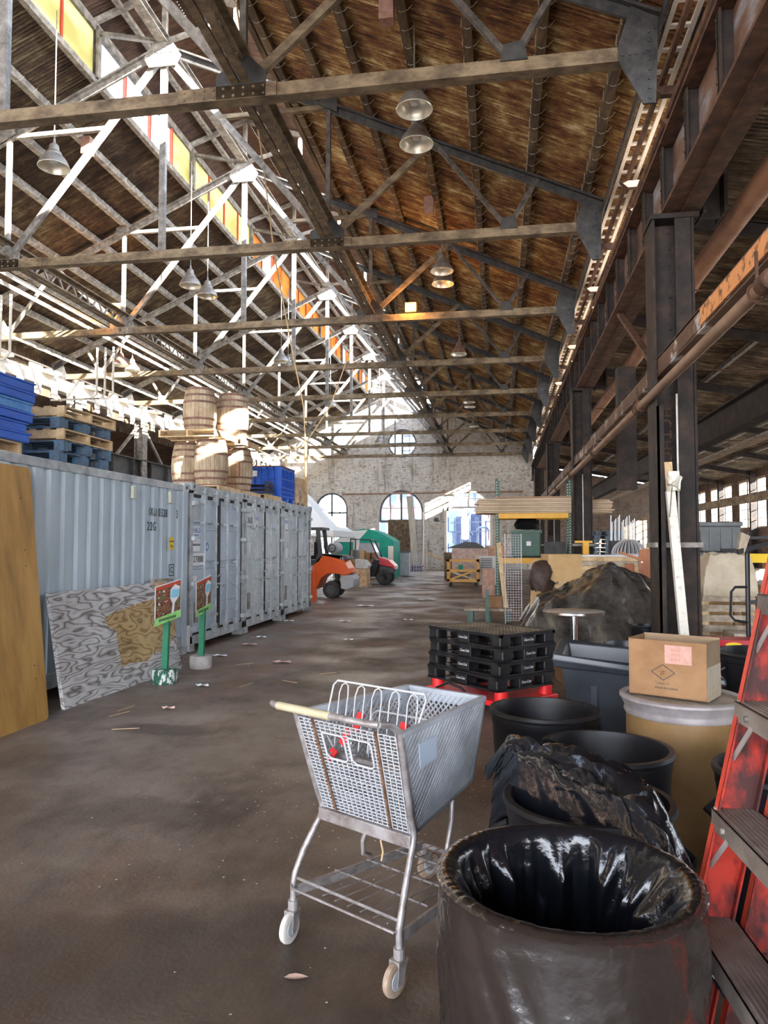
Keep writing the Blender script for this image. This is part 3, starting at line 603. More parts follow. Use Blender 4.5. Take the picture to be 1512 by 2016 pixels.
# dark hanging hanger bars near middle-left
for i, (x, y) in enumerate(((-9.2, 19.27), (-9.2, 24.27), (-9.2, 29.27))):
    pass
# ================================================================ CRANE RUNWAY, RIGHT
t = thing('crane_girder', 'deep rusty crane runway girder along the right column row', 'girder', (2.2, 20, 5.7))
obj('bottom_flange', MB().box(1.98, 2.42, Y0, 47, 5.68, 5.72).box(2.19, 2.21, Y0, 47, 5.665, 5.68), rust, t, True)
obj('top_flange', MB().box(2.0, 2.4, Y0, 47, 6.62, 6.66), rust, t, True); obj('web', MB().box(2.18, 2.2, Y0, 47, 5.72, 6.62), girderm, t, True)
for i in range(44):
    y = -5 + i * 1.2; m = MB().box(2.04, 2.18, y, y + .025, 5.72, 6.62).box(2.04, 2.06, y - .05, y + .07, 5.72, 6.62)
    for k in range(6): m.lathe([(.02, 0), (.015, .012), (0, .015)], (2.04, y + .04, 5.8 + k * .15), 6, rot=Matrix.Rotation(-PI / 2, 3, 'Y'))
    obj('stiffener', m, rustd, t, True)
obj('crane_rail', MB().box(2.17, 2.23, Y0, 47, 6.66, 6.78), rustd, t, True)
for (x, z, w, h, lab) in ((2.12, 7.62, .05, .09, 'thin rusty conductor rail, upper of the pair above the crane girder'), (2.22, 7.18, .09, .1, 'rusty channel rail, lower of the pair above the crane girder')):
    t = thing('conductor_rail', lab, 'rail', (x, 20, z)); obj('rail', MB().box(x - w / 2, x + w / 2, Y0, 47, z, z + h).box(x - w / 2 + .02, x + w / 2 + .03, Y0, 47, z + h - .015, z + h), rust, t, True)
    for i in range(17): y = 2.2 + i * 2.5; obj('bracket', MB().prism([(x - .12, y, z - .01), (x + .3, y, z - .01), (x + .3, y, z - .12), (x, y, z - .12)], (0, .1, 0)), rust, t, True)
def column(x, y, lab, first=None):
    if first: return dup(first, (x, y, 0), label=lab, skip=('stencil_text', 'ring'))
    t = thing('steel_column', lab, 'column', (x, y, 0), group='rusty steel columns along the aisle')
    obj('flange', MB().box(-.24, -.21, -.22, .22, 0, 5.6), rustd, t); obj('flange', MB().box(.21, .24, -.22, .22, 0, 5.6), rustd, t); obj('web', MB().box(-.21, .21, -.015, .015, 0, 5.6), rustd, t)
    obj('upper_shaft', MB().box(.36, .4, -.2, .2, 5.66, 8.3).box(.6, .64, -.2, .2, 5.66, 8.3).box(.4, .6, -.02, .02, 5.66, 8.3), rustd, t)
    obj('cover_plate', MB().box(.02, .2, -.23, -.2, 0, 5.6), rustd, t)
    m = MB()
    for k in range(27):
        for xx in (-.2, .0):
            m.lathe([(.02, 0), (.015, .012), (0, .015)], (xx, -.015 if xx < -.1 else -.015, .3 + k * .2), 6, rot=Matrix.Rotation(PI / 2, 3, 'X'))
    obj('rivets', m, rustd, t)['kind'] = 'stuff'
    obj('base_plate', MB().box(-.4, .4, -.35, .35, 0, .03), rustd, t)
    obj('knee_brace', MB().bar((0, .25, 3.7), (0, 3.7, 5.66), .1, .06), rust, t)
    obj('cap_plate', MB().box(-.26, .3, -.25, .25, 5.6, 5.66), rustd, t)
    return t
c1 = column(2.10, 9.35, 'near rusty riveted column behind the leaning wood post')
obj('clamp_band', MB().box(-.27, .27, -.26, .25, 1.62, 1.68), steel, c1)
s_ = text('stencil_text', 'HCTHC', .17, rust, c1, (2.02, 9.32, 3.0), ROT_Y @ Matrix.Rotation(-PI / 2, 3, 'Z'))
obj('conduit', MB().cyl((.0, -.26, 1.7), (.0, -.26, 3.45), .012, 8), cond, c1)
obj('ring', MB().torus((.03, -.24, 1.02), .035, .008, 'Y', 16, 6), steel, c1)
for i in range(1, 4): column(2.10, 9.35 + 10 * i, '%s rusty column of the right row, counted from the camera' % ordn(i), c1)['group'] = 'rusty steel columns along the aisle'
t = thing('painted_channel', 'channel rail with peeling orange and white paint, one stretch coloured as sunlit, above the long pipe', 'rail', (2.0, 20, 3.8))
obj('channel', MB().box(1.9, 1.94, 2, 40, 3.7, 3.9).box(1.9, 2.02, 2, 40, 3.68, 3.71).box(1.9, 2.02, 2, 40, 3.88, 3.91), M('peeling_orange_white', (.10, .05, .03), (.55, .55, .55), (.16, .09, .06), rough=.7, scale=3, st=(1, .8, 1), lo=.5, hi=.62), t, True)
obj('sunlit_orange_strip', MB().box(1.885, 1.9, 3.5, 7.2, 3.72, 3.88), M('flaking_paint_sunlit_orange', (.16, .07, .03), (.75, .34, .13), rough=.8, scale=10, lo=.38, hi=.48), t, True)  # orange is sunlight painted onto the flaking stretch
t = thing('long_pipe', 'long brown steam pipe hung along the right column row', 'pipe', (1.83, 20, 3.45))
obj('pipe', MB().cyl((1.83, 1, 3.45), (1.83, 40, 3.45), .055, 14), pipem, t, True, True)
for i in range(8): y = 5.2 + i * 4.6; obj('coupling', MB().cyl((1.83, y, 3.45), (1.83, y + .16, 3.45), .075, 14), rust, t, True, True); obj('hanger', MB().bar((1.83, y + .3, 3.45), (1.83, y + .3, 3.75), .02).torus((1.83, y + .3, 3.45), .065, .01, 'Y', 12, 5), rust, t, True)
t = thing('round_duct', 'terracotta coloured round duct behind the crane girder', 'duct', (3.0, 14, 5.75))
obj('tube', MB().cyl((3.0, 2, 5.78), (3.0, 30, 5.78), .14, 20), pipeo, t, True, True)
for y in (6.5, 12, 18): obj('collar', MB().cyl((3.0, y, 5.78), (3.0, y + .12, 5.78), .165, 20), pipeo, t, True, True)
for i, (x, y) in enumerate(((2.9, 7.2), (3.6, 8.5), (2.5, 6.5))):
    tag(obj('hanging_rod', MB().cyl((x, y, 3.9), (x, y, 6.6), .012, 6), rust), 'thin hanging rod below the aisle roof, %s' % ('just right of the duct', 'farthest right', 'in front of the duct')[i], 'rod')
tag(obj('aisle_girder', MB().ibar((5, 2, 4.4), (5, 49, 4.4), .3, .62, .03), rustd), 'deep dark girder over the right side aisle', 'girder')
tag(obj('aisle_girder', MB().box(4.9, 5.2, 2, 49, 3.72, 3.76), steel), 'pale flat rail under the dark aisle girder', 'rail')
tag(obj('aisle_beam', MB().box(8.9, 9.1, 6, 49, 3.2, 3.5), woodg), 'grey timber beam in front of the right window wall', 'beam')
for i in range(9):
    y = 6.77 + 5 * i; t = thing('aisle_rafter', 'sloping rafter of the right aisle roof, %s from the camera' % ordn(i), 'rafter', (7.5, y, 6.1), group='rafters of the right aisle roof')
    obj('rafter', MB().ibar((2.8, y, 6.7), (12.0, y, 4.98), .1, .2, .02), rustd, t, True); obj('rod', MB().cyl((2.8, y, 5.6), (12, y, 5.0), .015, 6), rust, t, True)
    obj('post', MB().box(11.7, 11.95, y - .12, y + .12, 0, 5.1), rustd, t, True)
for i, x in enumerate((4.3, 5.8, 7.3, 8.8, 10.3)):
    tag(obj('aisle_purlin', MB().box(x - .05, x + .05, 0, 49, 6.98 - (x - 2.75) * .1864 - .16, 6.98 - (x - 2.75) * .1864 - .04), steel), '%s purlin from the columns under the right aisle roof' % ordn(i), 'purlin', 'purlins of the right aisle roof')
# tall thin angle post standing left of the near column
tag(obj('angle_post', MB().box(1.86, 1.93, 9.0, 9.05, 0, 3.3).box(1.86, 1.88, 9.0, 9.15, 0, 3.3), rustd), 'thin rusty angle post left of the near column', 'post')
t = thing('boxed_hanger', 'dark boxed steel hanger with an arch plate hanging between the columns', 'hanger', (2.6, 15, 3))
obj('box_leg', MB().box(2.35, 2.7, 15, 15.3, 2.75, 5.2), rustd, t, True)
obj('arch_plate', MB().prism([(3.3, 15.5, 3.0), (3.45, 15.5, 3.0), (3.45, 15.5, 3.4), (3.55, 15.5, 3.55), (3.65, 15.5, 3.4), (3.65, 15.5, 3.0), (3.8, 15.5, 3.0), (3.8, 15.5, 3.9), (3.3, 15.5, 3.9)], (0, .05, 0)), steel, t, True)
obj('arm', MB().bar((2.5, 15.2, 3.0), (3.9, 15.2, 3.0), .08).bar((2.5, 15.2, 4.6), (3.9, 15.2, 4.2), .08), rustd, t, True)
# hall columns and girders, left side
t = thing('crane_girder', 'dark crane runway girder behind the containers on the left', 'girder', (-15.2, 20, 4.4))
obj('web', MB().box(-15.21, -15.19, 2, 49, 4.4, 5.25), steelb, t, True); obj('flange', MB().box(-15.4, -15, 2, 49, 5.24, 5.28), steelb, t, True); obj('flange', MB().box(-15.4, -15, 2, 49, 4.38, 4.42), steelb, t, True)
for i in range(20): obj('stiffener', MB().box(-15.2, -15.05, 14 + i * 1.6, 14.04 + i * 1.6, 4.42, 5.24), steelb, t, True)
t = thing('eave_girder', 'box girder coloured sunlit white, high along the left eave', 'girder', (-15.2, 20, 7.0))
obj('beam', MB().box(-15.35, -15.05, 2, 49, 7.0, 7.42), whitep, t, True)  # white colour stands in for sun falling on the girder
for i in range(13): y = 17 + i * 2.5; obj('cap', MB().box(-15.5, -14.7, y, y + .7, 7.42, 7.5).box(-15.45, -15.4, y, y + .7, 7.5, 7.75), whitep, t, True)
for i in range(40): y = 14.5 + i * .9; obj('tab', MB().box(-15.02, -14.98, y, y + .3, 6.65, 7.0), whitep, t, True)
for i in range(7):
    y = 14.27 + 5 * i; t = thing('steel_column', 'pale column of the left row under truss %s from the camera' % ordn(i + 1), 'column', (-15.2, y, 0), group='columns of the left row')
    obj('shaft', MB().box(-15.4, -15.36, y - .2, y + .2, 0, 7.0).box(-15.04, -15.0, y - .2, y + .2, 0, 7.0).box(-15.36, -15.04, y - .02, y + .02, 0, 7.0), steel, t, True)
    obj('brace', MB().bar((-15.2, y, 6.9), (-15.2, y + 2, 5.3), .1), steel, t, True); obj('brace', MB().bar((-15.2, y, 6.9), (-15.2, y - 2, 5.3), .1), steel, t, True)
# left-hand conduit bundle
for i in range(9):
    x = -11.3 - i * .16 - (1.2 if i > 5 else 0); z = 8.0 + .05 * (i % 3) - (.5 if i > 5 else 0)
    tag(obj('conduit_run', MB().cyl((x, 9, z), (x, 46, z), .02, 6), cond), 'pale conduit run, %s from the lattice girder in the left bundle' % ordn(i), 'conduit', 'bundle of pale conduits left of the lattice girder')
for i, y in enumerate((16.6, 21.6)):
    for k in range(3):
        x = -12.2 - k * .28
        tag(obj('conduit_drop', MB().tube([(x, y, 8.0), (x, y, 6.5), (x - .15, y, 6.35), (x - 1.6, y, 6.35)], .035, 8), cond, smooth=True), 'vertical conduit drop with a bend, %s of three in the %s cluster at left' % (ordn(k), ('near', 'far')[i]), 'conduit', 'conduit drops at left')
# ================================================================ CONTAINERS
XC = -4.72
def corner(m, x, y, z, s=.16): m.box(x - s if x > -6 else x, x if x > -6 else x + s, y - s / 2, y + s / 2, z, z + .12)
t = thing('shipping_container', 'blue grey container seen along its ribbed side, nearest on the left', 'container', (-5.94, 7.55, 0)); CA = t
z0, z1 = .12, 2.56; ya, yb = 4.52, 10.6
m = MB(); n = 22; vs = []; pitch = (yb - ya - .3) / n
prof = []
for i in range(n):
    y = ya + .15 + i * pitch; prof += [(y, XC - .045), (y + pitch * .32, XC - .045), (y + pitch * .42, XC - .01), (y + pitch * .9, XC - .01)]
prof.append((yb - .15, XC - .045))
m.add([(x, y, z) for y, x in prof for z in (z0 + .14, z1 - .09)], [(2 * i, 2 * i + 2, 2 * i + 3, 2 * i + 1) for i in range(len(prof) - 1)])
w = obj('corrugated_side', m, contm, t, True); s_ = w.modifiers.new('s', 'SOLIDIFY'); s_.thickness = .003
obj('top_rail', MB().box(XC - .08, XC + .005, ya, yb, z1 - .1, z1), contf, t, True, bev=.008)
obj('bottom_rail', MB().box(XC - .08, XC + .0, ya, yb, z0, z0 + .16), contf, t, True, bev=.008)
obj('corner_post', MB().box(XC - .16, XC + .01, yb - .17, yb, z0, z1), contm, t, True, bev=.01)
obj('body', MB().box(-7.16, XC - .09, ya, yb, z0 + .02, z1 - .03), contm, t, True)
for y in (yb - .16, ya):
    obj('corner_casting', MB().box(XC - .17, XC + .015, y, y + .17, z1 - .1, z1 + .02), contf, t, True); obj('corner_casting', MB().box(XC - .17, XC + .015, y, y + .17, z0 - .12, z0), contf, t, True)
obj('casting_slot', MB().lathe([(0, 0), (.03, 0)], (XC + .017, yb - .075, z1 - .04), 12, rot=Matrix.Rotation(PI / 2, 3, 'Y')), gask, t, True)
for y in (8.87, 9.95): obj('vent_cover', MB().prism([(XC - .0, y - .04, 2.25), (XC, y + .04, 2.25), (XC, y + .04, 2.42), (XC, y - .04, 2.42)], (.045, 0, 0)), M('cream_vent', (.55, .54, .44), rough=.6), t, True, bev=.012)
text('stencil_text', 'IXU 0328', .16, inkk, t, (XC + .003, 9.62, 2.1), ROT_X, sx=.74); text('stencil_text', '3', .17, inkk, t, (XC + .003, 10.22, 2.1), ROT_X, sx=.8)
text('stencil_text', '22G', .17, inkk, t, (XC + .003, 9.43, 1.9), ROT_X, sx=.8)
obj('yellow_sticker', MB().box(XC, XC + .004, 9.98, 10.12, 1.58, 1.76), yel, t, True); text('sticker_print', 'CAUTION', .03, inkk, t, (XC + .006, 10.05, 1.7), ROT_X)
text('sticker_print', '9-6', .06, inkk, t, (XC + .006, 10.05, 1.63), ROT_X)
m = MB()
for a in ((9.98, 10.14, 1.2, 1.212), (9.98, 10.14, 1.36, 1.372), (9.98, 9.992, 1.2, 1.37), (10.128, 10.14, 1.2, 1.37)): m.box(XC, XC + .004, *a)
obj('square_mark', m, inkk, t, True); text('square_print', 'C', .13, inkk, t, (XC + .003, 10.06, 1.285), ROT_X); text('square_print', '70', .12, inkk, t, (XC + .003, 10.06, 1.11), ROT_X)

def door_container(y0, label, paint, loc_y):
    t = thing('shipping_container', label, 'container', (-6, loc_y, 0)); W_ = 2.42; z0, z1 = .1, 2.6; y1 = y0 + W_
    obj('body', MB().box(-10.8, XC - .16, y0 + .02, y1 - .02, z0 + .02, z1 - .02), paint, t, True)
    obj('door_frame', MB().box(XC - .16, XC, y0, y0 + .1, z0, z1).box(XC - .16, XC, y1 - .1, y1, z0, z1).box(XC - .16, XC, y0, y1, z1 - .15, z1).box(XC - .16, XC, y0, y1, z0, z0 + .14), contf, t, True, bev=.006)
    for y in (y0 - .005, y1 - .155):
        for z in (z1 - .1, z0 - .1): obj('corner_casting', MB().box(XC - .18, XC + .02, y, y + .16, z, z + .12), contf, t, True, bev=.01)
    m = MB()
    for y in (y0 + .075, y1 - .075): m.lathe([(0, 0), (.03, 0)], (XC + .022, y, z1 - .04), 10, rot=Matrix.Rotation(PI / 2, 3, 'Y'))
    obj('casting_slot', m, gask, t, True)
    ym = (y0 + y1) / 2
    obj('centre_gasket', MB().box(XC - .06, XC - .012, ym - .05, ym + .05, z0 + .12, z1 - .16), gask, t, True)
    obj('edge_gasket', MB().box(XC - .06, XC - .02, y0 + .1, y0 + .13, z0 + .12, z1 - .16).box(XC - .06, XC - .02, y1 - .13, y1 - .1, z0 + .12, z1 - .16).box(XC - .06, XC - .02, y0 + .1, y1 - .1, z1 - .19, z1 - .15).box(XC - .06, XC - .02, y0 + .1, y1 - .1, z0 + .13, z0 + .16), gask, t, True)
    for s in (0, 1):
        a, b = (y0 + .13, ym - .05) if s == 0 else (ym + .05, y1 - .13)
        m = MB(); zz = z0 + .16; H = z1 - .19 - zz; lv = [0, .30, .345, .56, .61, .80, .845, 1.0] if False else [0, .20, .25, .47, .52, .76, .81, 1.0]
        prof = []
        for i in range(0, 8, 2):
            za, zb2 = zz + lv[i] * H, zz + lv[i + 1] * H; prof += [(XC - .03, za + .012), (XC - .03, zb2 - .012)]
            if i < 6: prof += [(XC - .065, zb2), (XC - .065, zz + lv[i + 2] * H)]
        P = [(x, y, z) for x, z in prof for y in (a, b)]
        m.add(P, [(2 * i, 2 * i + 1, 2 * i + 3, 2 * i + 2) for i in range(len(prof) - 1)])
        # flat vertical stiles at both ends of the recesses
        m.box(XC - .066, XC - .028, a, a + .05, zz, zz + H).box(XC - .066, XC - .028, b - .05, b, zz, zz + H)
        d = obj('door', m, paint, t, True)
        for k, f in enumerate((.33, .80) if s == 0 else (.2, .67)):
            y = a + (b - a) * f
            r = obj('lock_rod', MB().cyl((XC + .035, y, z0 + .05), (XC + .035, y, z1 - .04), .017, 10), contf, d, True, True)
            for z, hh in ((z0 + .07, .02), (z1 - .1, .02), (1.35, .02), (.95, .02), (2.0, .02), (.5, .02), (z1 - .21, .075), (z0 + .175, .075)): obj('rod_bracket', MB().box(XC - .03, XC + .062, y - .035, y + .035, z - hh, z + hh), contf, d, True)
            obj('door_handle', MB().tube([(XC + .045, y + .0, 1.0), (XC + .065, y + .1, 1.0), (XC + .06, y + .2, .96), (XC + .06, y + .3, .96)], .011, 6).tube([(XC + .05, y + .05, 1.12), (XC + .07, y + .14, 1.17), (XC + .06, y + .16, 1.06)], .011, 6), contf, d, True, True)
        if s == 0: obj('vent_panel', MB().box(XC - .03, XC - .024, a + .08, a + .25, .42, .74), steel, d, True)
    for z in (.35, 1.05, 1.75, 2.3):
        for y in (y0 + .09, y1 - .09): obj('hinge', MB().box(XC - .02, XC + .05, y - .06, y + .06, z - .035, z + .035), contw, t, True, bev=.012)
    return t
D1 = door_container(10.72, 'container with grey double doors numbered 27888, first after the ribbed one', contm, 11.9)
D2 = door_container(13.18, 'container with paler doors numbered 362, between two others', contw, 14.4)
D3 = door_container(15.64, 'farthest container with streaked pale doors, beside the orange forklift', contw, 16.8)
def decal(t, y, z, w, h, mat, nm='sticker'): return obj(nm, MB().box(XC - .03, XC - .024, y, y + w, z, z + h), mat, t, True)
X_ = XC - .021
decal(D1, 10.87, 1.78, .27, .17, paper); text('sign_print', 'HALE', .12, inkb, D1, (X_, 11.0, 1.88), ROT_X); text('sign_print', 'TRAILER', .05, inkb, D1, (X_, 11.0, 1.805), ROT_X)
decal(D1, 10.87, 1.55, .27, .2, paper); text('sign_print', '800-88-4OU', .05, inkk, D1, (X_, 11.0, 1.65), ROT_X)
decal(D1, 10.87, 1.32, .42, .2, paper); text('sign_print', '27888', .145, inkk, D1, (X_, 11.07, 1.42), ROT_X)
decal(D1, 10.92, 2.05, .24, .27, contf, 'scraped_patch')
obj('round_emblem', MB().lathe([(0, 0), (.07, 0)], (XC - .022, 11.42, 1.62), 20, rot=Matrix.Rotation(PI / 2, 3, 'Y')), inkb, D1, True); obj('emblem_mark', MB().box(XC - .021, XC - .019, 11.38, 11.46, 1.6, 1.63).box(XC - .021, XC - .019, 11.41, 11.44, 1.57, 1.67), inkw, D1, True)
obj('triangle_sticker', MB().prism([(XC - .025, 10.87, 1.16), (XC - .025, 10.95, .93), (XC - .025, 11.03, 1.16)], (.004, 0, 0)), paper, D1, True)
text('stencil_text', '362', .16, inkk, D2, (X_, 13.5, 2.12), ROT_X)
decal(D2, 13.78, 1.95, .22, .28, paper); text('sign_print', 'HALE', .10, inkb, D2, (X_, 13.89, 2.17), ROT_X); text('sign_print', '800-88', .045, inkk, D2, (X_, 13.89, 2.03), ROT_X)
obj('triangle_sticker', MB().prism([(XC - .025, 13.42, 1.7), (XC - .025, 13.5, 1.45), (XC - .025, 13.58, 1.7)], (.004, 0, 0)), paper, D2, True)
decal(D3, 15.84, 1.9, .25, .34, paper); text('sign_print', 'HALE', .11, inkb, D3, (X_, 15.96, 2.17), ROT_X); text('sign_print', '800-88', .045, inkk, D3, (X_, 15.96, 1.98), ROT_X)
text('stencil_text', 'C', .16, inkw, D3, (X_, 16.3, 1.95), ROT_X); text('stencil_text', 'TO  36', .12, inkk, D3, (X_, 17.45, 2.15), ROT_X)
decal(D3, 15.9, 1.35, .2, .22, paper); decal(D3, 17.3, 1.4, .16, .5, contf, 'scraped_patch')

# ================================================================ LEFT FLOOR: BOARDS AND SIGN POSTS
b = MB().prism([(-4.24, 5.2, 0.0), (-4.24, 6.42, 0.0), (-4.245, 6.45, .03), (-4.62, 6.64, 2.38), (-4.625, 6.6, 2.42), (-4.625, 5.3, 2.42)], (-.022, 0, -.003))
o = tag(obj('plywood_board', b, ochre, loc=(-4.24, 6.0, 0)), 'tall ochre varnished plywood board leaning on the container at the left edge', 'board')
m = MB()
for y in (5.4, 5.62, 6.3):
    for z in (.4, .52, 1.45, 1.6, 2.1): m.lathe([(.008, 0), (0, .001)], (-4.24 - .159 * z + .002, y + z * .06, z), 6, rot=Matrix.Rotation(PI / 2, 3, 'Y'))
h = obj('screw_holes', m, inkk, o); h.location = (4.24, -6.0, 0)
b = MB().prism([(-4.31, 6.82, 0), (-4.19, 9.3, 0), (-4.51, 9.48, 1.15), (-4.63, 7.0, 1.15)], (-.04, 0, -.01), 0)
q = [Vector(v) for v in ((-4.31, 6.82, 0), (-4.19, 9.3, 0), (-4.51, 9.48, 1.15), (-4.63, 7.0, 1.15))]
def qp(u, v): return q[0] * (1 - u) * (1 - v) + q[1] * u * (1 - v) + q[2] * u * v + q[3] * (1 - u) * v + Vector((.005, 0, .002))
pt = [qp(u, v) for u, v in ((.44, .2), (.5, .225), (.66, .19), (.75, .26), (.86, .23), (1, .42), (1, .62), (.93, .8), (.8, .82), (.6, .78), (.43, .74), (.36, .70), (.38, .62), (.44, .56))]
b.add(pt, [tuple(range(len(pt)))], 1)
b.add([qp(u, v) + Vector((.001, 0, 0)) for u, v in ((.84, .93), (.97, .9), (.985, .99), (.85, .995))], [(0, 1, 2, 3)], 2)
o = tag(obj('plywood_board', b, [plyw, plyt, plyc], loc=(-4.3, 8, 0)), 'low whitewashed plywood board with a bare tan patch leaning on the container', 'board')
tag(obj('board_offcut', MB().box(-4.66, -4.6, 9.3, 9.75, 0, 1.18), woodg), 'narrow grey board end standing behind the whitewashed plywood', 'board')
tag(obj('paper_notice', MB().box(-4.715, -4.712, 10.5, 10.72, .02, .42), paper), 'torn white paper sheet hanging low at the container corner', 'paper')
for i, (x, y, base, lab) in enumerate(((-3.97, 8.32, greenw, 'sign on a green post in a flaking green round base'), (-3.97, 9.4, conc, 'sign on a green post in a plain pale concrete base'))):
    t = thing('sign_post', lab, 'sign', (x, y, 0))
    obj('base', MB().lathe([(0, 0), (.14, 0), (.15, .02), (.15, .15), (.135, .17), (0, .17)], (0, 0, 0), 20), base, t, smooth=True)
    obj('post', MB().bar((0, 0, .1), (0.01, .02, .78), .07, .05, (0, 1, 0)), greenpost, t)
    p = thing('x', '', ''); bpy.data.objects.remove(p)
    a, bq = (Vector((-.06, -.22, 0)), Vector((.06, .22, 0))) if i == 0 else (Vector((-.03, -.2, 0)), Vector((.0, .24, 0)))
    d = (bq - a); nrm = Vector((d.y, -d.x, 0)).normalized()
    def sp_(u, v, k=0): return a + d * u + Vector((0, 0, .70 + .47 * v + .05 * u)) + nrm * (.04 + k * .001)
    m = MB().prism([sp_(0, 0), sp_(1, .06), sp_(1, 1.03), sp_(0, .97)], -nrm * .006)
    s = obj('sign_board', m, paper, t)
    dots = M('berry_and_leaf_print_%d' % i, (.01, .03, .01), (.10, .16, .05), (.30, .05, .04), rough=.6, scale=28, lo=.4, hi=.56)
    obj('leaf_print', MB().add([sp_(.02, .17, 1), sp_(.98, .24, 1), sp_(.98, .93, 1), sp_(.02, .88, 1)], [(0, 1, 2, 3)]), dots, s)
    obj('red_band', MB().add([sp_(.02, .86, 2), sp_(.98, .92, 2), sp_(.98, 1.01, 2), sp_(.02, .95, 2)], [(0, 1, 2, 3)]), redmul, s)
    obj('green_band', MB().add([sp_(-.06, -.02, 3), sp_(1.0, .05, 3), sp_(1.0, .24, 3), sp_(-.0, .17, 3)], [(0, 1, 2, 3)]), M('lime_print_%d' % i, (.22, .62, .12), (.4, .75, .3), rough=.6, scale=9), s)
    obj('white_figure_print', MB().add([sp_(u, v, 3) for u, v in ((.62, .2), (.72, .22), (.74, .45), (.92, .6), (.95, .85), (.75, .93), (.58, .82), (.56, .6), (.66, .45))], [tuple(range(9))]), paper, s)
    obj('blue_patch_print', MB().add([sp_(u, v, 4) for u, v in ((.58, .6), (.88, .58), (.93, .78), (.62, .82))], [(0, 1, 2, 3)]), M('pale_blue_print_%d' % i, (.25, .60, .80), rough=.6), s)
    m = MB()
    for k in range(26):
        u = random.uniform(.05, .55); v = random.uniform(.24, .85); c = sp_(u, v, 4); r = random.uniform(.006, .012); m.add([c + d.normalized() * (r * math.cos(w_)) + Vector((0, 0, r * math.sin(w_))) for w_ in [k2 * PI / 3 for k2 in range(6)]], [tuple(range(6))], k % 2)
    obj('dot_print', m, [paper, redpl], s)
    m = MB()
    for k in range(11): m.add([sp_(.15 + k * .06, .07, 4), sp_(.19 + k * .06, .075, 4), sp_(.19 + k * .06, .14, 4), sp_(.15 + k * .06, .135, 4)], [(0, 1, 2, 3)])
    obj('lettering', m, inkk, s)

# ================================================================ PALLETS
def wood_pallet(name, label, loc, rz, mat, kind='stringer', L=1.2, Wd=1.0, group=None, cat='pallet'):
    t = thing(name, label, cat, loc, rz, group)
    if kind == 'stringer':
        for y in (-Wd / 2 + .02, 0, Wd / 2 - .02): obj('stringer', MB().box(-L / 2, L / 2, y - .019, y + .019, .016, .11), mat, t)
    else:
        for x in (-L / 2 + .08, 0, L / 2 - .08):
            for y in (-Wd / 2 + .06, 0, Wd / 2 - .06): obj('block', MB().box(x - .08, x + .08, y - .06, y + .06, .016, .11), mat, t)
    for i in range(7): x = -L / 2 + .045 + (L - .09) * i / 6; obj('deck_board', MB().box(x - .045, x + .045, -Wd / 2, Wd / 2, .11, .127), mat, t)
    for i in range(3): x = -L / 2 + .045 + (L - .09) * i / 2; obj('bottom_board', MB().box(x - .045, x + .045, -Wd / 2, Wd / 2, 0, .016), mat, t)
    return t
# mixed stack on the near container
pb = wood_pallet('wooden_pallet', 'worn blue block pallet at the bottom of the mixed stack on the container', (-5.45, 8.07, 2.585), R(90), bluep, 'block', 1.06, 1.1, 'pallets stacked on the near container')
dup(pb, (-5.43, 8.1, 2.715), R(91), 'worn blue block pallet second from the bottom of the mixed stack')
pw = wood_pallet('wooden_pallet', 'bare wooden pallet in the middle of the mixed stack on the container', (-5.42, 8.1, 2.845), R(1), woodl, 'stringer', 1.1, 1.1, 'pallets stacked on the near container')
dup(pb, (-5.44, 8.08, 2.975), R(89), 'worn blue block pallet second from the top of the mixed stack')
pt_ = dup(pw, (-5.40, 8.12, 3.105), R(-1), 'bare wooden pallet topping the mixed stack on the container')
# blue stack beside it
ps = dup(pw, (-5.45, 6.35, 2.585), R(2), 'bare wooden pallet under the bright blue crates at the left edge', 'pallet under the blue crates')
def folded_crate(loc, lab, mat, w=1.15, l=1.28, h=.105):
    t = thing('folded_crate', lab, 'crate', loc, 0, 'folded blue crates on the near container')
    obj('body', MB().box(-w / 2, w / 2, -l / 2, l / 2, 0, h - .02), mat, t, bev=.008); obj('rim', MB().box(-w / 2 - .012, w / 2 + .012, -l / 2 - .012, l / 2 + .012, h - .022, h - .004), mat, t)
    return t
for i in range(5):
    folded_crate((-5.46 + (.02, 0, .03, .02, .04)[i], 6.3 + (.03, 0, .06, .05, .08)[i], 2.715 + i * .107), '%s folded blue crate from the bottom of the stack at the left edge' % ordn(i), bluelt if i == 3 else bluepl)
folded_crate((-5.42, 6.7, 2.715 + 5 * .107), 'farther of the two folded blue crates topping the left stack', bluepl, l=.6); folded_crate((-5.42, 6.04, 2.715 + 5 * .107), 'nearer of the two folded blue crates topping the left stack', bluepl, l=.66)
# barrels
def barrel(loc, lab):
    t = thing('oak_barrel', lab, 'barrel', loc, random.uniform(0, 6), 'oak barrels on the containers'); H = .88
    def r(z): k = (z / H - .5) * 2; return .315 - .06 * k * k
    prof = [(r(i / 14 * H), i / 14 * H) for i in range(15)]
    obj('staves', MB().lathe([(0, .03), (.235, .03), (.24, 0)] + prof + [(.24, H), (.235, H - .03), (0, H - .03)], n=40), bark, t, smooth=True)
    for z in (.0, .13, .26, H - .30, H - .17, H - .05):
        obj('hoop', MB().lathe([(r(z) + .001, z), (r(z) + .006, z), (r(z + .042) + .006, z + .042), (r(z + .042) + .001, z + .042)], n=40), hoop, t, smooth=True)
    obj('bung', MB().lathe([(0, 0), (.022, 0), (.022, .01), (0, .01)], (0, -.318, H / 2), 10, rot=Matrix.Rotation(PI / 2, 3, 'X')), woodl, t)
    return t
B1 = barrel((-5.3, 12.92, 2.72), 'oak barrel in the lower layer, nearest the camera')
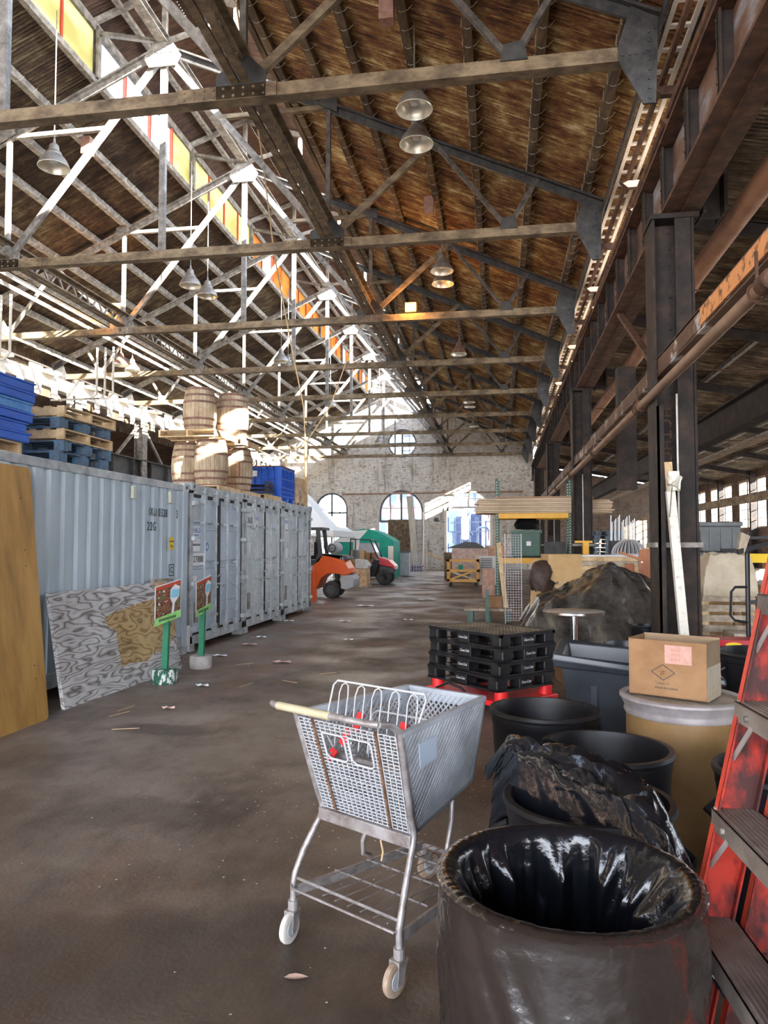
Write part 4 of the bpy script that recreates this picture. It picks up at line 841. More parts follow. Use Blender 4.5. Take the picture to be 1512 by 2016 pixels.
for l, s in (((-5.92, 13.3, 2.72), 'oak barrel in the lower layer, hidden behind the nearest one'), ((-5.27, 14.2, 2.72), 'oak barrel with a red drip in the lower layer, right of the nearest'), ((-5.92, 14.0, 2.72), 'oak barrel in the lower layer, at the back behind the others'),
             ((-5.62, 13.12, 3.735), 'shaded oak barrel in the upper layer, on the left'), ((-5.2, 13.74, 3.735), 'sunlit oak barrel in the upper layer, on the right')): dup(B1, l, random.uniform(0, 6), s)
tag(obj('red_drip', MB().box(-5.12, -5.1, 13.9, 13.91, 3.0, 3.3), redmul), 'small red tag hanging on the right lower barrel', 'tag')
for l, r_, s in (((-5.5, 12.98, 2.595), 90, 'bare pallet under the lower barrels, nearer one'), ((-5.5, 14.2, 2.595), 90, 'bare pallet under the lower barrels, farther one'), ((-5.55, 12.95, 3.605), 90, 'bare pallet between the barrel layers, nearer one'), ((-5.5, 14.1, 3.605), 92, 'bare pallet between the barrel layers, farther one')):
    dup(pw, l, R(r_), s, 'pallets under the barrels')
dup(pw, (-5.4, 15.35 - .0, 2.6), R(90), 'dark bare pallet beneath the small black pallets', 'pallets under the barrels')
t = thing('black_rack', 'small black openwork plastic stack on a pallet between barrels and blue bin', 'plastic tray', (-5.3, 15.0, 2.73))
for k in range(3): obj('tray', MB().box(-5.75, -4.86, 14.78, 15.3, 2.73 + k * .09, 2.745 + k * .09).lattice([(-4.86, 14.78, 2.74 + k * .09), (-4.86, 15.3, 2.74 + k * .09), (-4.86, 15.3, 2.82 + k * .09), (-4.86, 14.78, 2.82 + k * .09)], 6, 1, .02, .015, diag=False), blackpal, t, True)
t = thing('bulk_bin', 'large ribbed bright blue plastic bin on top of the containers', 'bin', (-5.4, 16.45, 2.6))
x0, x1, y0, y1, zb_, zt_ = -5.95, -4.86, 15.85, 17.0, 2.6, 3.42
obj('body', MB().box(x0 + .04, x1 - .04, y0 + .04, y1 - .04, zb_ + .12, zt_ - .02), bluepl, t, True)
obj('rim', MB().box(x0, x1, y0, y1, zt_ - .06, zt_), bluepl, t, True)
m = MB()
for i in range(8): x = x0 + (x1 - x0) * i / 7; m.box(x - .012, x + .012, y0, y0 + .05, zb_ + .12, zt_); y = y0 + (y1 - y0) * i / 7; m.box(x1 - .05, x1, y - .012, y + .012, zb_ + .12, zt_)
for z in (2.75, 2.85, 2.95, 3.15): m.box(x0, x1, y0, y0 + .05, z, z + .02).box(x1 - .05, x1, y0, y1, z, z + .02)
obj('ribs', m, bluepl, t, True)
for i in range(3):
    y = y0 + .1 + i * .48; obj('foot', MB().box(x0, x1, y - .08, y + .08, zb_, zb_ + .12), bluepl, t, True)
obj('label_plate', MB().box(-5.7, -5.4, y0 - .01, y0, 3.2, 3.33), paper, t, True)
tag(obj('brown_sheet', MB().box(x0 - .02, x1 + .03, y0 - .03, y1 + .03, zt_, zt_ + .02), woodo), 'thin brown sheet lying on the blue bin as a cover', 'sheet')
t = thing('plywood_crate', 'plywood crate behind the blue bin on the last container', 'crate', (-5.3, 17.6, 2.6)); obj('panel', MB().box(-5.8, -4.88, 17.2, 18.0, 2.68, 3.3), plyc, t, True); obj('cleat', MB().box(-4.88, -4.85, 17.5, 17.58, 2.6, 3.1), woodg, t, True); obj('skid', MB().box(-5.8, -4.88, 17.2, 17.3, 2.6, 2.68).box(-5.8, -4.88, 17.9, 18.0, 2.6, 2.68), woodg, t, True)
tag(obj('timber_pole', MB().box(-4.98, -4.9, 18.3, 18.38, 0, 4.35), woodl, bev=.005), 'slim timber pole rising past the end of the last container', 'pole')
tag(obj('hanging_cable', MB().tube([(-4.17, 11, 10.5), (-4.42, 12, 10.4), (-4.68, 13.5, 10.1), (-5.0, 15, 9.7), (-5.25, 16.5, 8.57), (-5.2, 18, 6.5), (-5.0, 18.3, 5.25), (-4.94, 18.29, 4.3), (-4.92, 18.28, 3.2)], .018, 6), cable, smooth=True), 'tan cable hanging from the roof down to the timber pole', 'cable')
tag(obj('hanging_cable', MB().tube([(-4.92, 18.34, 4.34), (-4.57, 19.5, 5.46), (-4.32, 21, 7.4), (-4.31, 23, 8.93)], .016, 6), cable, smooth=True), 'tan cable rising right from the timber pole towards the ridge', 'cable')

# ================================================================ SHOPPING CART
t = thing('shopping_cart', 'empty grey shopping cart with wire gate and cream handle standing in the aisle', 'cart', (-.615, 2.90, 0), R(-31))
CART = t; YR = -.01; wt, wf, L_ = .285, .215, .69
def T(name, pts, r, mat=cartm, n=10, par=None, **k): return obj(name, MB().tube(pts, r, n), mat, par or t, smooth=True, **k)
fr = []
for s in (-1, 1):
    T('rear_frame_tube', [(s * wt, -.13, 1.0), (s * wt, -.06, .985), (s * wt, -.005, .95), (s * (wt - .005), .01, .9), (s * (wt - .03), .10, .6), (s * (wt - .035), .125, .53), (s * (wt - .035), .12, .49), (s * (wt - .01), .04, .36), (s * wt, .0, .27), (s * wt, -.01, .23), (s * wt, -.01, .15)], .0135)
    T('front_leg_tube', [(s * .2, .46, .56), (s * .21, .44, .48), (s * .225, .36, .31), (s * .23, .37, .25), (s * .23, .42, .225)], .011)
    obj('lower_side_bar', MB().bar((s * wt, -.01, .2), (s * .2, .78, .17), .012, .04), cartm, t)
T('handle_bar', [(-wt, -.13, 1.0), (-wt * .9, -.145, 1.0), (wt * .9, -.145, 1.0), (wt, -.13, 1.0)], .0135)
T('handle_grip', [(-.235, -.146, 1.0), (.06, -.146, 1.0)], .017, cream)
obj('rear_crossbar', MB().bar((-.25, .115, .50), (.25, .115, .50), .03, .05), cartm, t, bev=.004)
T('front_crossbar', [(-.2, .78, .17), (.2, .78, .17)], .012)
TL, TR_, FR_, FL_ = [Vector(v) for v in ((-wt, 0, .93), (wt, 0, .93), (wf, L_, .95), (-wf, L_, .95))]
BL, BR_, BFR, BFL = [Vector(v) for v in ((-.235, .13, .52), (.235, .13, .52), (.185, .63, .60), (-.185, .63, .60))]
for nm, q, n, m_ in (('side_panel', (BL, BFL, FL_, TL), 22, 15), ('side_panel', (BR_, BFR, FR_, TR_), 23, 16), ('front_panel', (BFL, BFR, FR_, FL_), 15, 12), ('bottom_panel', (BL, BR_, BFR, BFL), 16, 16)):
    q = [Vector(v) for v in q]; mb = MB().lattice(q, n, m_, .007 if nm != 'side_panel' or n < 23 else .0095, .006)
    for i in range(4): mb.bar(q[i], q[(i + 1) % 4], .014, .014)
    if nm != 'bottom_panel':
        a, b_, c, d = q; k = .12; mb.prism([d * (1) , c, c * (1 - k) + b_ * k, d * (1 - k) + a * k], (c - d).cross(a - d).normalized() * .004)
    obj(nm, mb, cartpl, t)
for a, b_ in ((TL, FL_), (FL_, FR_), (FR_, TR_)): obj('rim', MB().bar(a + Vector((0, 0, .008)), b_ + Vector((0, 0, .008)), .026, .016), cartpl, t)
# name plate on the right side
q = (BR_, BFR, FR_, TR_)
def qb(u, v): return q[0] * (1 - u) * (1 - v) + q[1] * u * (1 - v) + q[2] * u * v + q[3] * (1 - u) * v
nn = (BFR - BR_).cross(TR_ - BR_).normalized()
obj('side_plate', MB().prism([qb(u, v) + nn * .006 for u, v in ((.16, .60), (.36, .62), (.36, .86), (.16, .86))], nn * .004), M('blank_blue_plate', (.42, .50, .60), rough=.5), t)
# rear wire gate
G0, G1, G2, G3 = [Vector(v) for v in ((-.23, .115, .53), (.23, .115, .53), (.265, -.005, .925), (-.265, -.005, .925))]
def gp(u, v): return G0 * (1 - u) * (1 - v) + G1 * u * (1 - v) + G2 * u * v + G3 * (1 - u) * v
mg = MB(); nu, nv = 18, 27
def hole(u, v): return (.60 < v < .88) and (.24 < u < .47 or .52 < u < .75)
for i in range(nu + 1):
    u = i / nu
    for j in range(nv):
        if not hole(u, (j + .5) / nv): mg.bar(gp(u, j / nv), gp(u, (j + 1) / nv), .0028, .0028)
for j in range(nv + 1):
    v = j / nv
    for i in range(nu):
        if not hole((i + .5) / nu, v): mg.bar(gp(i / nu, v) + Vector((0, .003, 0)), gp((i + 1) / nu, v) + Vector((0, .003, 0)), .0032, .0032)
gate = obj('wire_gate', mg, wirew, t)
for ua in (.24, .52):
    a_, b_ = ua, ua + .23; T('window_loop', [gp(u, v) - Vector((0, .004, 0)) for u, v in ((a_, .87), (a_ + .01, .885), (b_ - .02, .885), (b_, .86), (b_, .64), (b_ - .03, .61), (a_ + .04, .61), (a_, .65), (a_, .87))], .004, wirew, 6, gate)
for u in (.17, .82): obj('rusty_rod', MB().tube([gp(u, 0) - Vector((0, .006, 0)), gp(u, 1.02) - Vector((0, .006, 0))], .0055, 6), cartrust, gate)
# plastic fins seen through the gate
m = MB()
for i in range(17): u = .03 + i * .0588; 
for i in range(18):
    u = (i + .5) / 18
    for j in range(20):
        v = (j + .5) / 20
        if hole(u, v): continue
        c = gp(u, v) + Vector((0, .028, 0)); m.box(c.x - .004, c.x + .005, c.y - .012, c.y + .010, c.z - .003, c.z + .003)
obj('plastic_flap', m.lattice([gp(.02, .0) + Vector((0, .03, 0)), gp(.98, 0) + Vector((0, .03, 0)), gp(.98, .58) + Vector((0, .03, 0)), gp(.02, .58) + Vector((0, .03, 0))], 16, 9, .005, .003, diag=False), cartpl, t)
# child seat
st = obj('seat_back', MB().tube([(-.22, .17, .76), (-.235, .12, .85), (-.255, .2, 1.03), (-.24, .21, 1.05), (.24, .21, 1.05), (.255, .2, 1.03), (.235, .12, .85), (.22, .17, .76)], .0045, 6), wirew, t, smooth=True)
for i in range(5):
    x = -.19 + i * .095; T('wire_loop', [(x - .022, .16, .78), (x - .026, .195, 1.0), (x - .018, .205, 1.035), (x, .208, 1.045), (x + .018, .205, 1.035), (x + .026, .195, 1.0), (x + .022, .16, .78)], .0032, wirew, 5, st)
T('seat_loop', [(-.12, .28, .72), (-.125, .31, .90), (-.1, .315, .92), (.2, .315, .92), (.22, .31, .9), (.215, .28, .72)], .004, wirew, 6, st)
obj('seat_shelf', MB().box(-.21, .22, .12, .24, .72, .727), cartpl, t); obj('seat_rail', MB().bar((-.2, .16, .745), (.22, .16, .745), .018), cartm, t)
for i, p_ in enumerate((((-.09, .2, .93), (-.10, .17, .86)), ((-.12, .16, .86), (-.15, .14, .8)), ((-.17, .12, .78), (-.19, .1, .73)), ((.13, .22, .92), (.12, .2, .82)))):
    obj('seat_strap', MB().bar(p_[0], p_[1], .035, .008, (0, 1, 0)), redpl, t)
T('dangling_string', [(.02, .2, .5), (.03, .2, .44), (.018, .2, .42), (.03, .2, .38), (.022, .2, .34)], .004, cable, 5)
# lower rack
m = MB().tube([(-.27, .0, .255), (.27, .0, .255)], .006, 6).tube([(-.285, -.02, .235), (-.27, -.035, .225), (.28, -.035, .225), (.29, -.01, .235), (.27, .03, .25)], .005, 6)
for k in range(1, 4): y = .02 + k * .19; m.tube([(-.27 + k * .018, y, .235 - k * .012), (.27 - k * .018, y, .235 - k * .012)], .0045, 6)
for i in range(8): u = -1 + 2 * (i + .5) / 8; m.tube([(u * .27, -.02, .24), (u * .2, .76, .19)], .0028, 5)
obj('bottom_rack', m, cartm, t, smooth=True)
# casters
def caster(x, y, ang, tire):
    a = obj('caster_fork', MB().cyl((0, 0, .125), (0, 0, .165), .022, 12).box(-.024, .024, -.03, .025, .115, .128).prism([(-.024, -.03, .12), (-.024, .022, .12), (-.024, -.012, .045), (-.024, -.036, .045)], (.004, 0, 0)).prism([(.02, -.03, .12), (.02, .022, .12), (.02, -.012, .045), (.02, -.036, .045)], (.004, 0, 0)), cartm, t)
    a.location = (x, y, 0); a.rotation_euler = (0, 0, ang)
    ry = Matrix.Rotation(PI / 2, 3, 'Y')
    obj('wheel', MB().lathe([(.0, -.014), (.035, -.014), (.05, -.015), (.060, -.010), (.0625, 0), (.060, .010), (.05, .015), (.035, .014), (0, .014)], (0, -.025, .0625), 28, rot=ry), tire, a, smooth=True)
    obj('wheel_hub', MB().lathe([(.0, -.0165), (.034, -.0165), (.036, -.012), (.036, .012), (.034, .0165), (0, .0165)], (0, -.025, .0625), 20, rot=ry), lightg, a, smooth=True)
tw = M('pale_caster_tyre', (.50, .47, .42), (.62, .60, .56), rough=.7, scale=20); tb = M('brown_caster_tyre', (.22, .15, .10), (.40, .30, .22), rough=.8, scale=20)
caster(-wt, -.01, R(12), tw); caster(wt, -.01, R(0), tb); caster(-.2, .79, R(160), tb); caster(.2, .79, R(150), tb)

# ================================================================ BINS
def bin_(name, label, cat, c, r, h, mat, handles=True, group=None):
    t = thing(name, label, cat, (c[0], c[1], 0), 0, group); rb = r * .82
    obj('body', MB().lathe([(0, .012), (rb - .01, .012), (rb, 0), (r * .955, h - .075), (r * .97, h - .07), (r * .975, h - .03), (r, h - .028), (r + .006, h - .015), (r, h), (r - .022, h), (r - .03, h - .03), (rb - .02, .03), (0, .03)], n=56), mat, t, smooth=True)
    if handles:
        for s in (-1, 1):
            obj('handle', MB().tube([(s * r * .93, -.07, h - .12), (s * (r + .045), -.06, h - .16), (s * (r + .05), 0, h - .165), (s * (r + .045), .06, h - .16), (s * r * .93, .07, h - .12)], .014, 8), mat, t, smooth=True)
    return t
b3 = bin_('round_bin', 'open black round bin between the drum and the bag-covered bin', 'bin', (.46, 3.40), .285, .76, blackpl); b3.rotation_euler.z = R(60)
b4 = bin_('round_bin', 'open black round bin right behind the shopping cart', 'bin', (.235, 4.13), .295, .76, blackpl); b4.rotation_euler.z = R(75)
b5 = bin_('round_bin', 'black round bin behind the red ladder, partly hidden', 'bin', (1.13, 3.2), .27, .75, blackpl); b5.rotation_euler.z = R(20)
b6 = bin_('round_bin', 'wide open black bin behind the cardboard box, right side', 'bin', (2.02, 6.0), .36, .84, blackpl)
b7 = bin_('round_bin', 'dark open bin just behind the cardboard box, left side', 'bin', (1.1, 6.45), .24, .82, greytote)
b8 = bin_('round_bin', 'small black tub beside the foot of the tarpaulin pile', 'bin', (1.86, 9.9), .19, .62, blackpl, False)
# big lined bin in front
def bag_surface(c, r, zt, zs, zi, seed, amp=1):
    """liner folded over a rim: skirt outside down to zs, inside down to zi"""
    n = 260; prof = []
    for k in range(26): prof.append(('o', zs + (zt - .012 - zs) * k / 25))
    for k in range(1, 7): a = PI * k / 7; prof.append(('r', a))
    for k in range(34): prof.append(('i', zt - .012 - (zt - zi) * k / 33))
    vs = []; fs = []
    for kind, v in prof:
        for j in range(n):
            an = 2 * PI * j / n; ca, sa = math.cos(an), math.sin(an)
            if kind == 'o':
                k = (v - zs) / (zt - zs); rr = r * (.93 + .07 * k) + .006; tw = an + (v - zt) * 1.6; N = noise.noise((ca * 3.1 + seed, sa * 3.1, v * 3.5)); N2 = abs(noise.noise((math.cos(tw) * 5, math.sin(tw) * 5 + seed, v * 2.5))); N3 = abs(noise.noise((math.cos(tw) * 13, math.sin(tw) * 13 + seed, v * 6)))
                rr += amp * (.008 * N + .030 * N2 + .008 * N3) * (1 - k ** 4) + .006; z = v + .0
                if k < .02: z += .03 * noise.noise((ca * 4, sa * 4, seed))
            elif kind == 'r':
                rr = r - .006 + math.cos(v) * .027 + .003 * noise.noise((an * 14, v, seed)); z = zt - .012 + math.sin(v) * .017 + .005 * abs(noise.noise((an * 16, seed, 0)))
            else:
                d = (zt - v) / (zt - zi); rr = r - .036 - d * r * .15
                f = abs(noise.noise((ca * 2.6 + seed, sa * 2.6, d * .9))) ; g_ = abs(noise.noise((ca * 6 + d * 1.5, sa * 6 + seed, d * 2.2))); h_ = noise.noise((ca * 15, sa * 15, d * 7))
                big = max(0, math.cos(an - .35)) ** 6
                rr -= amp * (min(1, d * 6) * (.085 * f + .045 * g_ + .008 * h_) + .05 * big * math.sin(min(1, d * 1.6) * PI)); z = v
            vs.append((c[0] + rr * ca, c[1] + rr * sa, z))
    P = len(prof)
    for i in range(P - 1):
        for j in range(n): fs.append((i * n + j, i * n + (j + 1) % n, (i + 1) * n + (j + 1) % n, (i + 1) * n + j))
    # floor of the bag
    k = len(vs); rr0 = r * .83 * .8
    for q_ in range(1, 7):
        for j in range(n):
            p = vs[(P - 1) * n + j]; f = 1 - q_ / 6.5; x = c[0] + (p[0] - c[0]) * f; y = c[1] + (p[1] - c[1]) * f; vs.append((x, y, zi + .03 * noise.noise((x * 12, y * 12, seed)) - .02))
    base = (P - 1) * n
    for q_ in range(6):
        a = base if q_ == 0 else k + (q_ - 1) * n; b_ = k + q_ * n
        for j in range(n): fs.append((a + j, a + (j + 1) % n, b_ + (j + 1) % n, b_ + j))
    mi = [0] * len(fs); no_ = 28 * n
    m = MB(); m.v = [Vector(v) for v in vs]; m.f = fs; m.m = [1 if i < no_ else 0 for i in range(len(fs))]
    return m
b1 = bin_('round_bin', 'large round bin lined with a taut black bag, nearest the camera', 'bin', (.165, 1.96), .312, .8, blackpl, False)
tag(obj('bin_liner', bag_surface((.165, 1.96), .316, .812, .05, .14, 3.3), [bagm, bagout], smooth=True), 'glossy black liner stretched over the rim of the nearest bin', 'bin bag')
b2 = bin_('round_bin', 'brownish black round bin half covered by a crumpled bag, second from the camera', 'bin', (.30, 2.68), .29, .77, blackpl); b2.rotation_euler.z = R(-25)
# crumpled bag draped over the second bin
vs = []; fs = []; nu_, nv_ = 110, 60
for i in range(nu_ + 1):
    for j in range(nv_ + 1):
        u = i / nu_; v = j / nv_
        x = -.05 + .64 * u + .02 * math.sin(v * 9 + u * 3); y = 2.95 - u * .42 + (v - .5) * (.22 + .42 * min(1, u * 1.4)) * 1.1
        env = math.sin(PI * min(1, max(0, v))) ** .5 * (math.sin(PI * min(1, u * .9 + .1)) ** .6)
        rdg = abs(noise.noise((u * 3 + v * 7, v * 9 - u * 2, 1.7))); r2 = abs(noise.noise((u * 9 + v * 14, v * 16, 4.1)))
        z = .79 + .11 * env * (1 - .45 * u) + .085 * rdg + .03 * r2 - .05 * u
        if u > .82: z -= (u - .82) * 1.3
        if u < .12: z -= (.12 - u) * .9
        if v < .12: z -= (.12 - v) * .9
        if v > .9: z -= (v - .9) * .9
        vs.append((x + .03 * rdg, y + .04 * (r2 - .3), z))
for i in range(nu_):
    for j in range(nv_): a = i * (nv_ + 1) + j; fs.append((a, a + 1, a + nv_ + 2, a + nv_ + 1))
bg_ = obj('crumpled_bag', MB().add(vs, fs), bagm, smooth=True); s_ = bg_.modifiers.new('s', 'SOLIDIFY'); s_.thickness = .0015
tag(bg_, 'crumpled glossy black bag draped across the second bin', 'bin bag')
# fibre drum and box
t = thing('fibre_drum', 'tall tan fibre drum with a dusty grey steel rim', 'drum', (.955, 4.14, 0))
obj('body', MB().lathe([(0, 0), (.283, 0), (.285, .01), (.285, .78), (0, .78)], n=56), drumm, t, smooth=True)
obj('rim_band', MB().lathe([(.286, .755), (.292, .757), (.297, .77), (.292, .785), (.297, .80), (.305, .815), (.31, .83), (.318, .838), (.318, .85), (.31, .856), (.29, .858), (.286, .845), (.27, .843), (0, .843)], n=56), drumlid, t, smooth=True)
obj('lid_top', MB().lathe([(0, .846), (.268, .846)], n=40), woodg, t)
t = thing('cardboard_box', 'open cardboard box marked MADE IN CHINA sitting on the tan drum', 'box', (.915, 4.12, .86), R(-30))
w_, d_2, h_ = .40, .24, .29; e = .004
obj('front_panel', MB().box(-w_ / 2, w_ / 2, -d_2 / 2, -d_2 / 2 + e, 0, h_ + .0), card, t); obj('back_panel', MB().box(-w_ / 2, w_ / 2, d_2 / 2 - e, d_2 / 2, 0, h_ + .01), cardin, t)
obj('left_panel', MB().box(-w_ / 2, -w_ / 2 + e, -d_2 / 2, d_2 / 2, 0, h_ + .005), card, t); obj('right_panel', MB().box(w_ / 2 - e, w_ / 2, -d_2 / 2, d_2 / 2, 0, h_), cardin, t); obj('bottom_panel', MB().box(-w_ / 2, w_ / 2, -d_2 / 2, d_2 / 2, 0, e), card, t)
obj('tape_patch', MB().box(w_ / 2, w_ / 2 + .001, -d_2 / 2, d_2 / 2, .0, .17), tape, t)
obj('address_label', MB().box(-.01, .125, -d_2 / 2 - .0012, -d_2 / 2, .175, .27), pink, t)
fy = -d_2 / 2 - .0015
m = MB(); dd = [(-.06, .095), (.0, .135), (.06, .095), (0, .055)]
dd = [(x - .02, z + .03) for x, z in dd]
for i in range(4): a, b_ = dd[i], dd[(i + 1) % 4]; m.bar((a[0], fy, a[1]), (b_[0], fy, b_[1]), .001, .003, (0, 1, 0)) if False else m.prism([(a[0], fy, a[1]), (b_[0], fy, b_[1]), (b_[0], fy, b_[1] + .004), (a[0], fy, a[1] + .004)], (0, .001, 0))
obj('diamond_mark', m, inkk, t)
def ctext(nm, s, size, x, z, mat=inkk, y=fy): 
    o_ = text(nm, s, size, mat, None, (x, y, z), ROT_Y, ext=.0003); o_.parent = t; return o_
ctext('box_print', 'JT', .026, -.02, .124); ctext('box_print', 'C/NO: 7+', .015, -.02, .068); ctext('box_print', 'MADE IN CHINA', .015, -.005, .045)
m = MB()
for k in range(9): m.box(.02 + (k % 3) * .018, .034 + (k % 3) * .018, fy - .0005, fy, .19 + (k // 3) * .024, .205 + (k // 3) * .024)
obj('label_print', m, M('red_brown_print', (.5, .25, .2), rough=.8), t)
# grey tilt tub
t = thing('grey_tub', 'dark grey plastic tub with a flared lip and orange sticker, left of the drum', 'tub', (.95, 5.45, 0), R(-8))
outer = [(-.52, -.42), (.5, -.42), (.5, .42), (-.52, .42)]
def ring(sc, z, dz=0, dx=0): return [(x * sc + dx, y * sc, z + (dz if x < 0 else 0)) for x, y in outer]
r_ = [ring(.72, .06), ring(.94, .78, .03), ring(.945, .79, .03), ring(1.03, .75, .08), ring(1.06, .76, .12), ring(1.04, .80, .12), ring(.93, .83, .06), ring(.68, .09)]
vs = [p for k in r_ for p in k]; fs = []
for k in range(len(r_) - 1):
    for i in range(4): fs.append((k * 4 + i, k * 4 + (i + 1) % 4, k * 4 + 4 + (i + 1) % 4, k * 4 + 4 + i))
fs += [(3, 2, 1, 0), (28, 29, 30, 31)]
obj('tub', MB().add(vs, fs), greytote, t, bev=.02)
m = MB()
for x in (-.3, -.05, .2): m.box(x, x + .04, -.385, -.3, .2, .7)
obj('ribs', m, greytote, t); obj('skid', MB().box(-.35, .35, -.3, .3, 0, .07), blackpl, t)
obj('orange_sticker', MB().box(-.02, .14, -.447, -.442, .785, .83), M('orange_sticker', (.85, .16, .04), rough=.6), t)
o_ = text('sticker_print', 'CAT', .04, inkk, None, (.05, -.449, .805), ROT_Y); o_.parent = t

# ================================================================ BLACK PLASTIC PALLETS
PL, PW, PH = 1.06, .76, .135
def black_pallet(loc, lab):
    t = thing('plastic_pallet', lab, 'pallet', loc, R(45), 'black plastic pallets in a stack of four')
    L2, W2 = PL / 2, PW / 2     # local x spans PW, local y spans PL
    obj('deck', MB().lattice([(-W2 + .03, -L2 + .03, PH - .012), (W2 - .03, -L2 + .03, PH - .012), (W2 - .03, L2 - .03, PH - .012), (-W2 + .03, L2 - .03, PH - .012)], 15, 21, .014, .016, diag=False), paldeck, t)
    obj('deck_rim', MB().box(-W2, W2, -L2, -L2 + .035, PH - .03, PH).box(-W2, W2, L2 - .035, L2, PH - .03, PH).box(-W2, -W2 + .035, -L2, L2, PH - .03, PH).box(W2 - .035, W2, -L2, L2, PH - .03, PH), blackpal, t)
    for i, x in enumerate((-W2 + .07, 0, W2 - .07)):
        for j, y in enumerate((-L2 + .07, 0, L2 - .07)):
            sx, sy = (.07, .09) if j == 1 else (.07, .07)
            if i == 1: sx = .085
            obj('block', MB().box(x - sx, x + sx, y - sy, y + sy, .012, PH - .012), blackpal, t, bev=.02 if i != 1 and j != 1 else .008)
    obj('base_frame', MB().box(-W2, W2, -L2, -L2 + .12, 0, .018).box(-W2, W2, L2 - .12, L2, 0, .018).box(-W2, -W2 + .12, -L2, L2, 0, .018).box(W2 - .12, W2, -L2, L2, 0, .018).box(-W2, W2, -.08, .08, 0, .018), blackpal, t, bev=.004)
    # logo on the middle block of the two visible sides
    for rot, lc in ((ROT_Y, (0.0, -L2 - .001, PH * .5)), (ROT_X @ Matrix.Rotation(PI, 3, 'Y'), (-W2 - .001, .0, PH * .5))):
        o_ = text('logo', 'Coca-Cola', .036, inkw, None, lc, rot, shear=.35, ext=.0005, sx=.8); o_.parent = t
    return t
cz = [.26 + i * PH for i in range(4)]; cxy = (-.10, 7.66)
P0 = black_pallet((cxy[0], cxy[1], cz[3]), 'topmost dusty black plastic pallet of the stack')
for i, s in ((2, 'black plastic pallet second from the top of the stack'), (1, 'black plastic pallet third from the top of the stack'), (0, 'lowest black plastic pallet of the stack, resting on red feet')):
    dup(P0, (cxy[0] - .02 + .015 * i, cxy[1] + .01 * i, cz[i]), R(45 + (i - 1) * 1.2), s)
t = thing('red_dolly', 'red dolly with round red feet under the black plastic pallets', 'dolly', (cxy[0], cxy[1], 0), R(45))
obj('deck', MB().box(-PW / 2 - .02, PW / 2 + .02, -PL / 2 - .02, PL / 2 + .02, .12, .17), redpl, t, bev=.01)
for x in (-PW / 2 + .07, PW / 2 - .07):
    for y in (-PL / 2 + .07, PL / 2 - .07): obj('foot', MB().cyl((x, y, .17), (x, y, .26), .065, 16), redpl, t, smooth=True); obj('wheel', MB().cyl((x - .02, y, .06), (x + .02, y, .06), .06, 14), rubber, t, smooth=True)
tag(obj('looped_cable', MB().tube([(-.62, 7.1, .17), (-.6, 7.0, .3), (-.48, 6.95, .36), (-.36, 6.9, .32), (-.25, 6.8, .22), (-.15, 6.7, .17)], .012, 6), blackpl, smooth=True), 'black cable looping over the edge of the red dolly', 'cable')
# ================================================================ ROUND TABLE
t = thing('bar_table', 'tall round table with chrome pole, in front of the tarpaulin pile', 'table', (.765, 7.9, 0))
obj('tabletop', MB().lathe([(0, .93), (.30, .932), (.315, .945), (.315, .96), (.31, .963), (0, .963)], n=40), M('pale_table_top', (.42, .38, .34), rough=.3), t, smooth=True)
obj('edge_band', MB().lathe([(.312, .934), (.319, .938), (.319, .958), (.312, .962)], n=40), chrome, t, smooth=True)
obj('pole', MB().cyl((0, 0, .02), (0, 0, .93), .035, 20), chrome, t, smooth=True); obj('base', MB().lathe([(0, 0), (.22, 0), (.22, .01), (.06, .03), (.04, .05), (0, .05)], n=32), chrome, t, smooth=True)

# ================================================================ RED STEPLADDER
t = thing('stepladder', 'red fibreglass double stepladder with worn metal treads at the right edge', 'ladder', (.45, 2.25, 0))
def rail(x0, y, lean, w, hz=2.35, flip=1):
    """channel-section rail: web in the x direction, leaning by `lean` per metre"""
    def q_(dx, dy, z): return (x0 + dx + lean * z, y + dy, z)
    m = MB(); k = len(m.v)
    for (xa, xb, ya_, yb_) in ((0, w, -.004, .004), (0, .006, -.028 * flip, .004), (w - .006, w, -.028 * flip, .004)):
        ya_, yb_ = min(ya_, yb_), max(ya_, yb_)
        m.add([q_(xa, ya_, 0), q_(xb, ya_, 0), q_(xb, yb_, 0), q_(xa, yb_, 0), q_(xa, ya_, hz), q_(xb, ya_, hz), q_(xb, yb_, hz), q_(xa, yb_, hz)], [(0, 3, 2, 1), (4, 5, 6, 7), (0, 1, 5, 4), (1, 2, 6, 5), (2, 3, 7, 6), (3, 0, 4, 7)], 0)
    m.add([q_(-.002, -.028 * flip, 0), q_(-.002, .004, 0), q_(-.002, .004, hz), q_(-.002, -.028 * flip, hz)], [(0, 1, 2, 3)], 1)
    return m
lean = .222; yf, yn = 2.25, 1.72
for x0, nm in ((.405, 'front_rail'), (.54, 'rear_rail')):
    obj(nm, rail(x0, yf, lean, .105), [fibred, fibedge], t, True); obj(nm, rail(x0 + .03, yn, lean, .105, flip=-1), [fibred, fibedge], t, True)
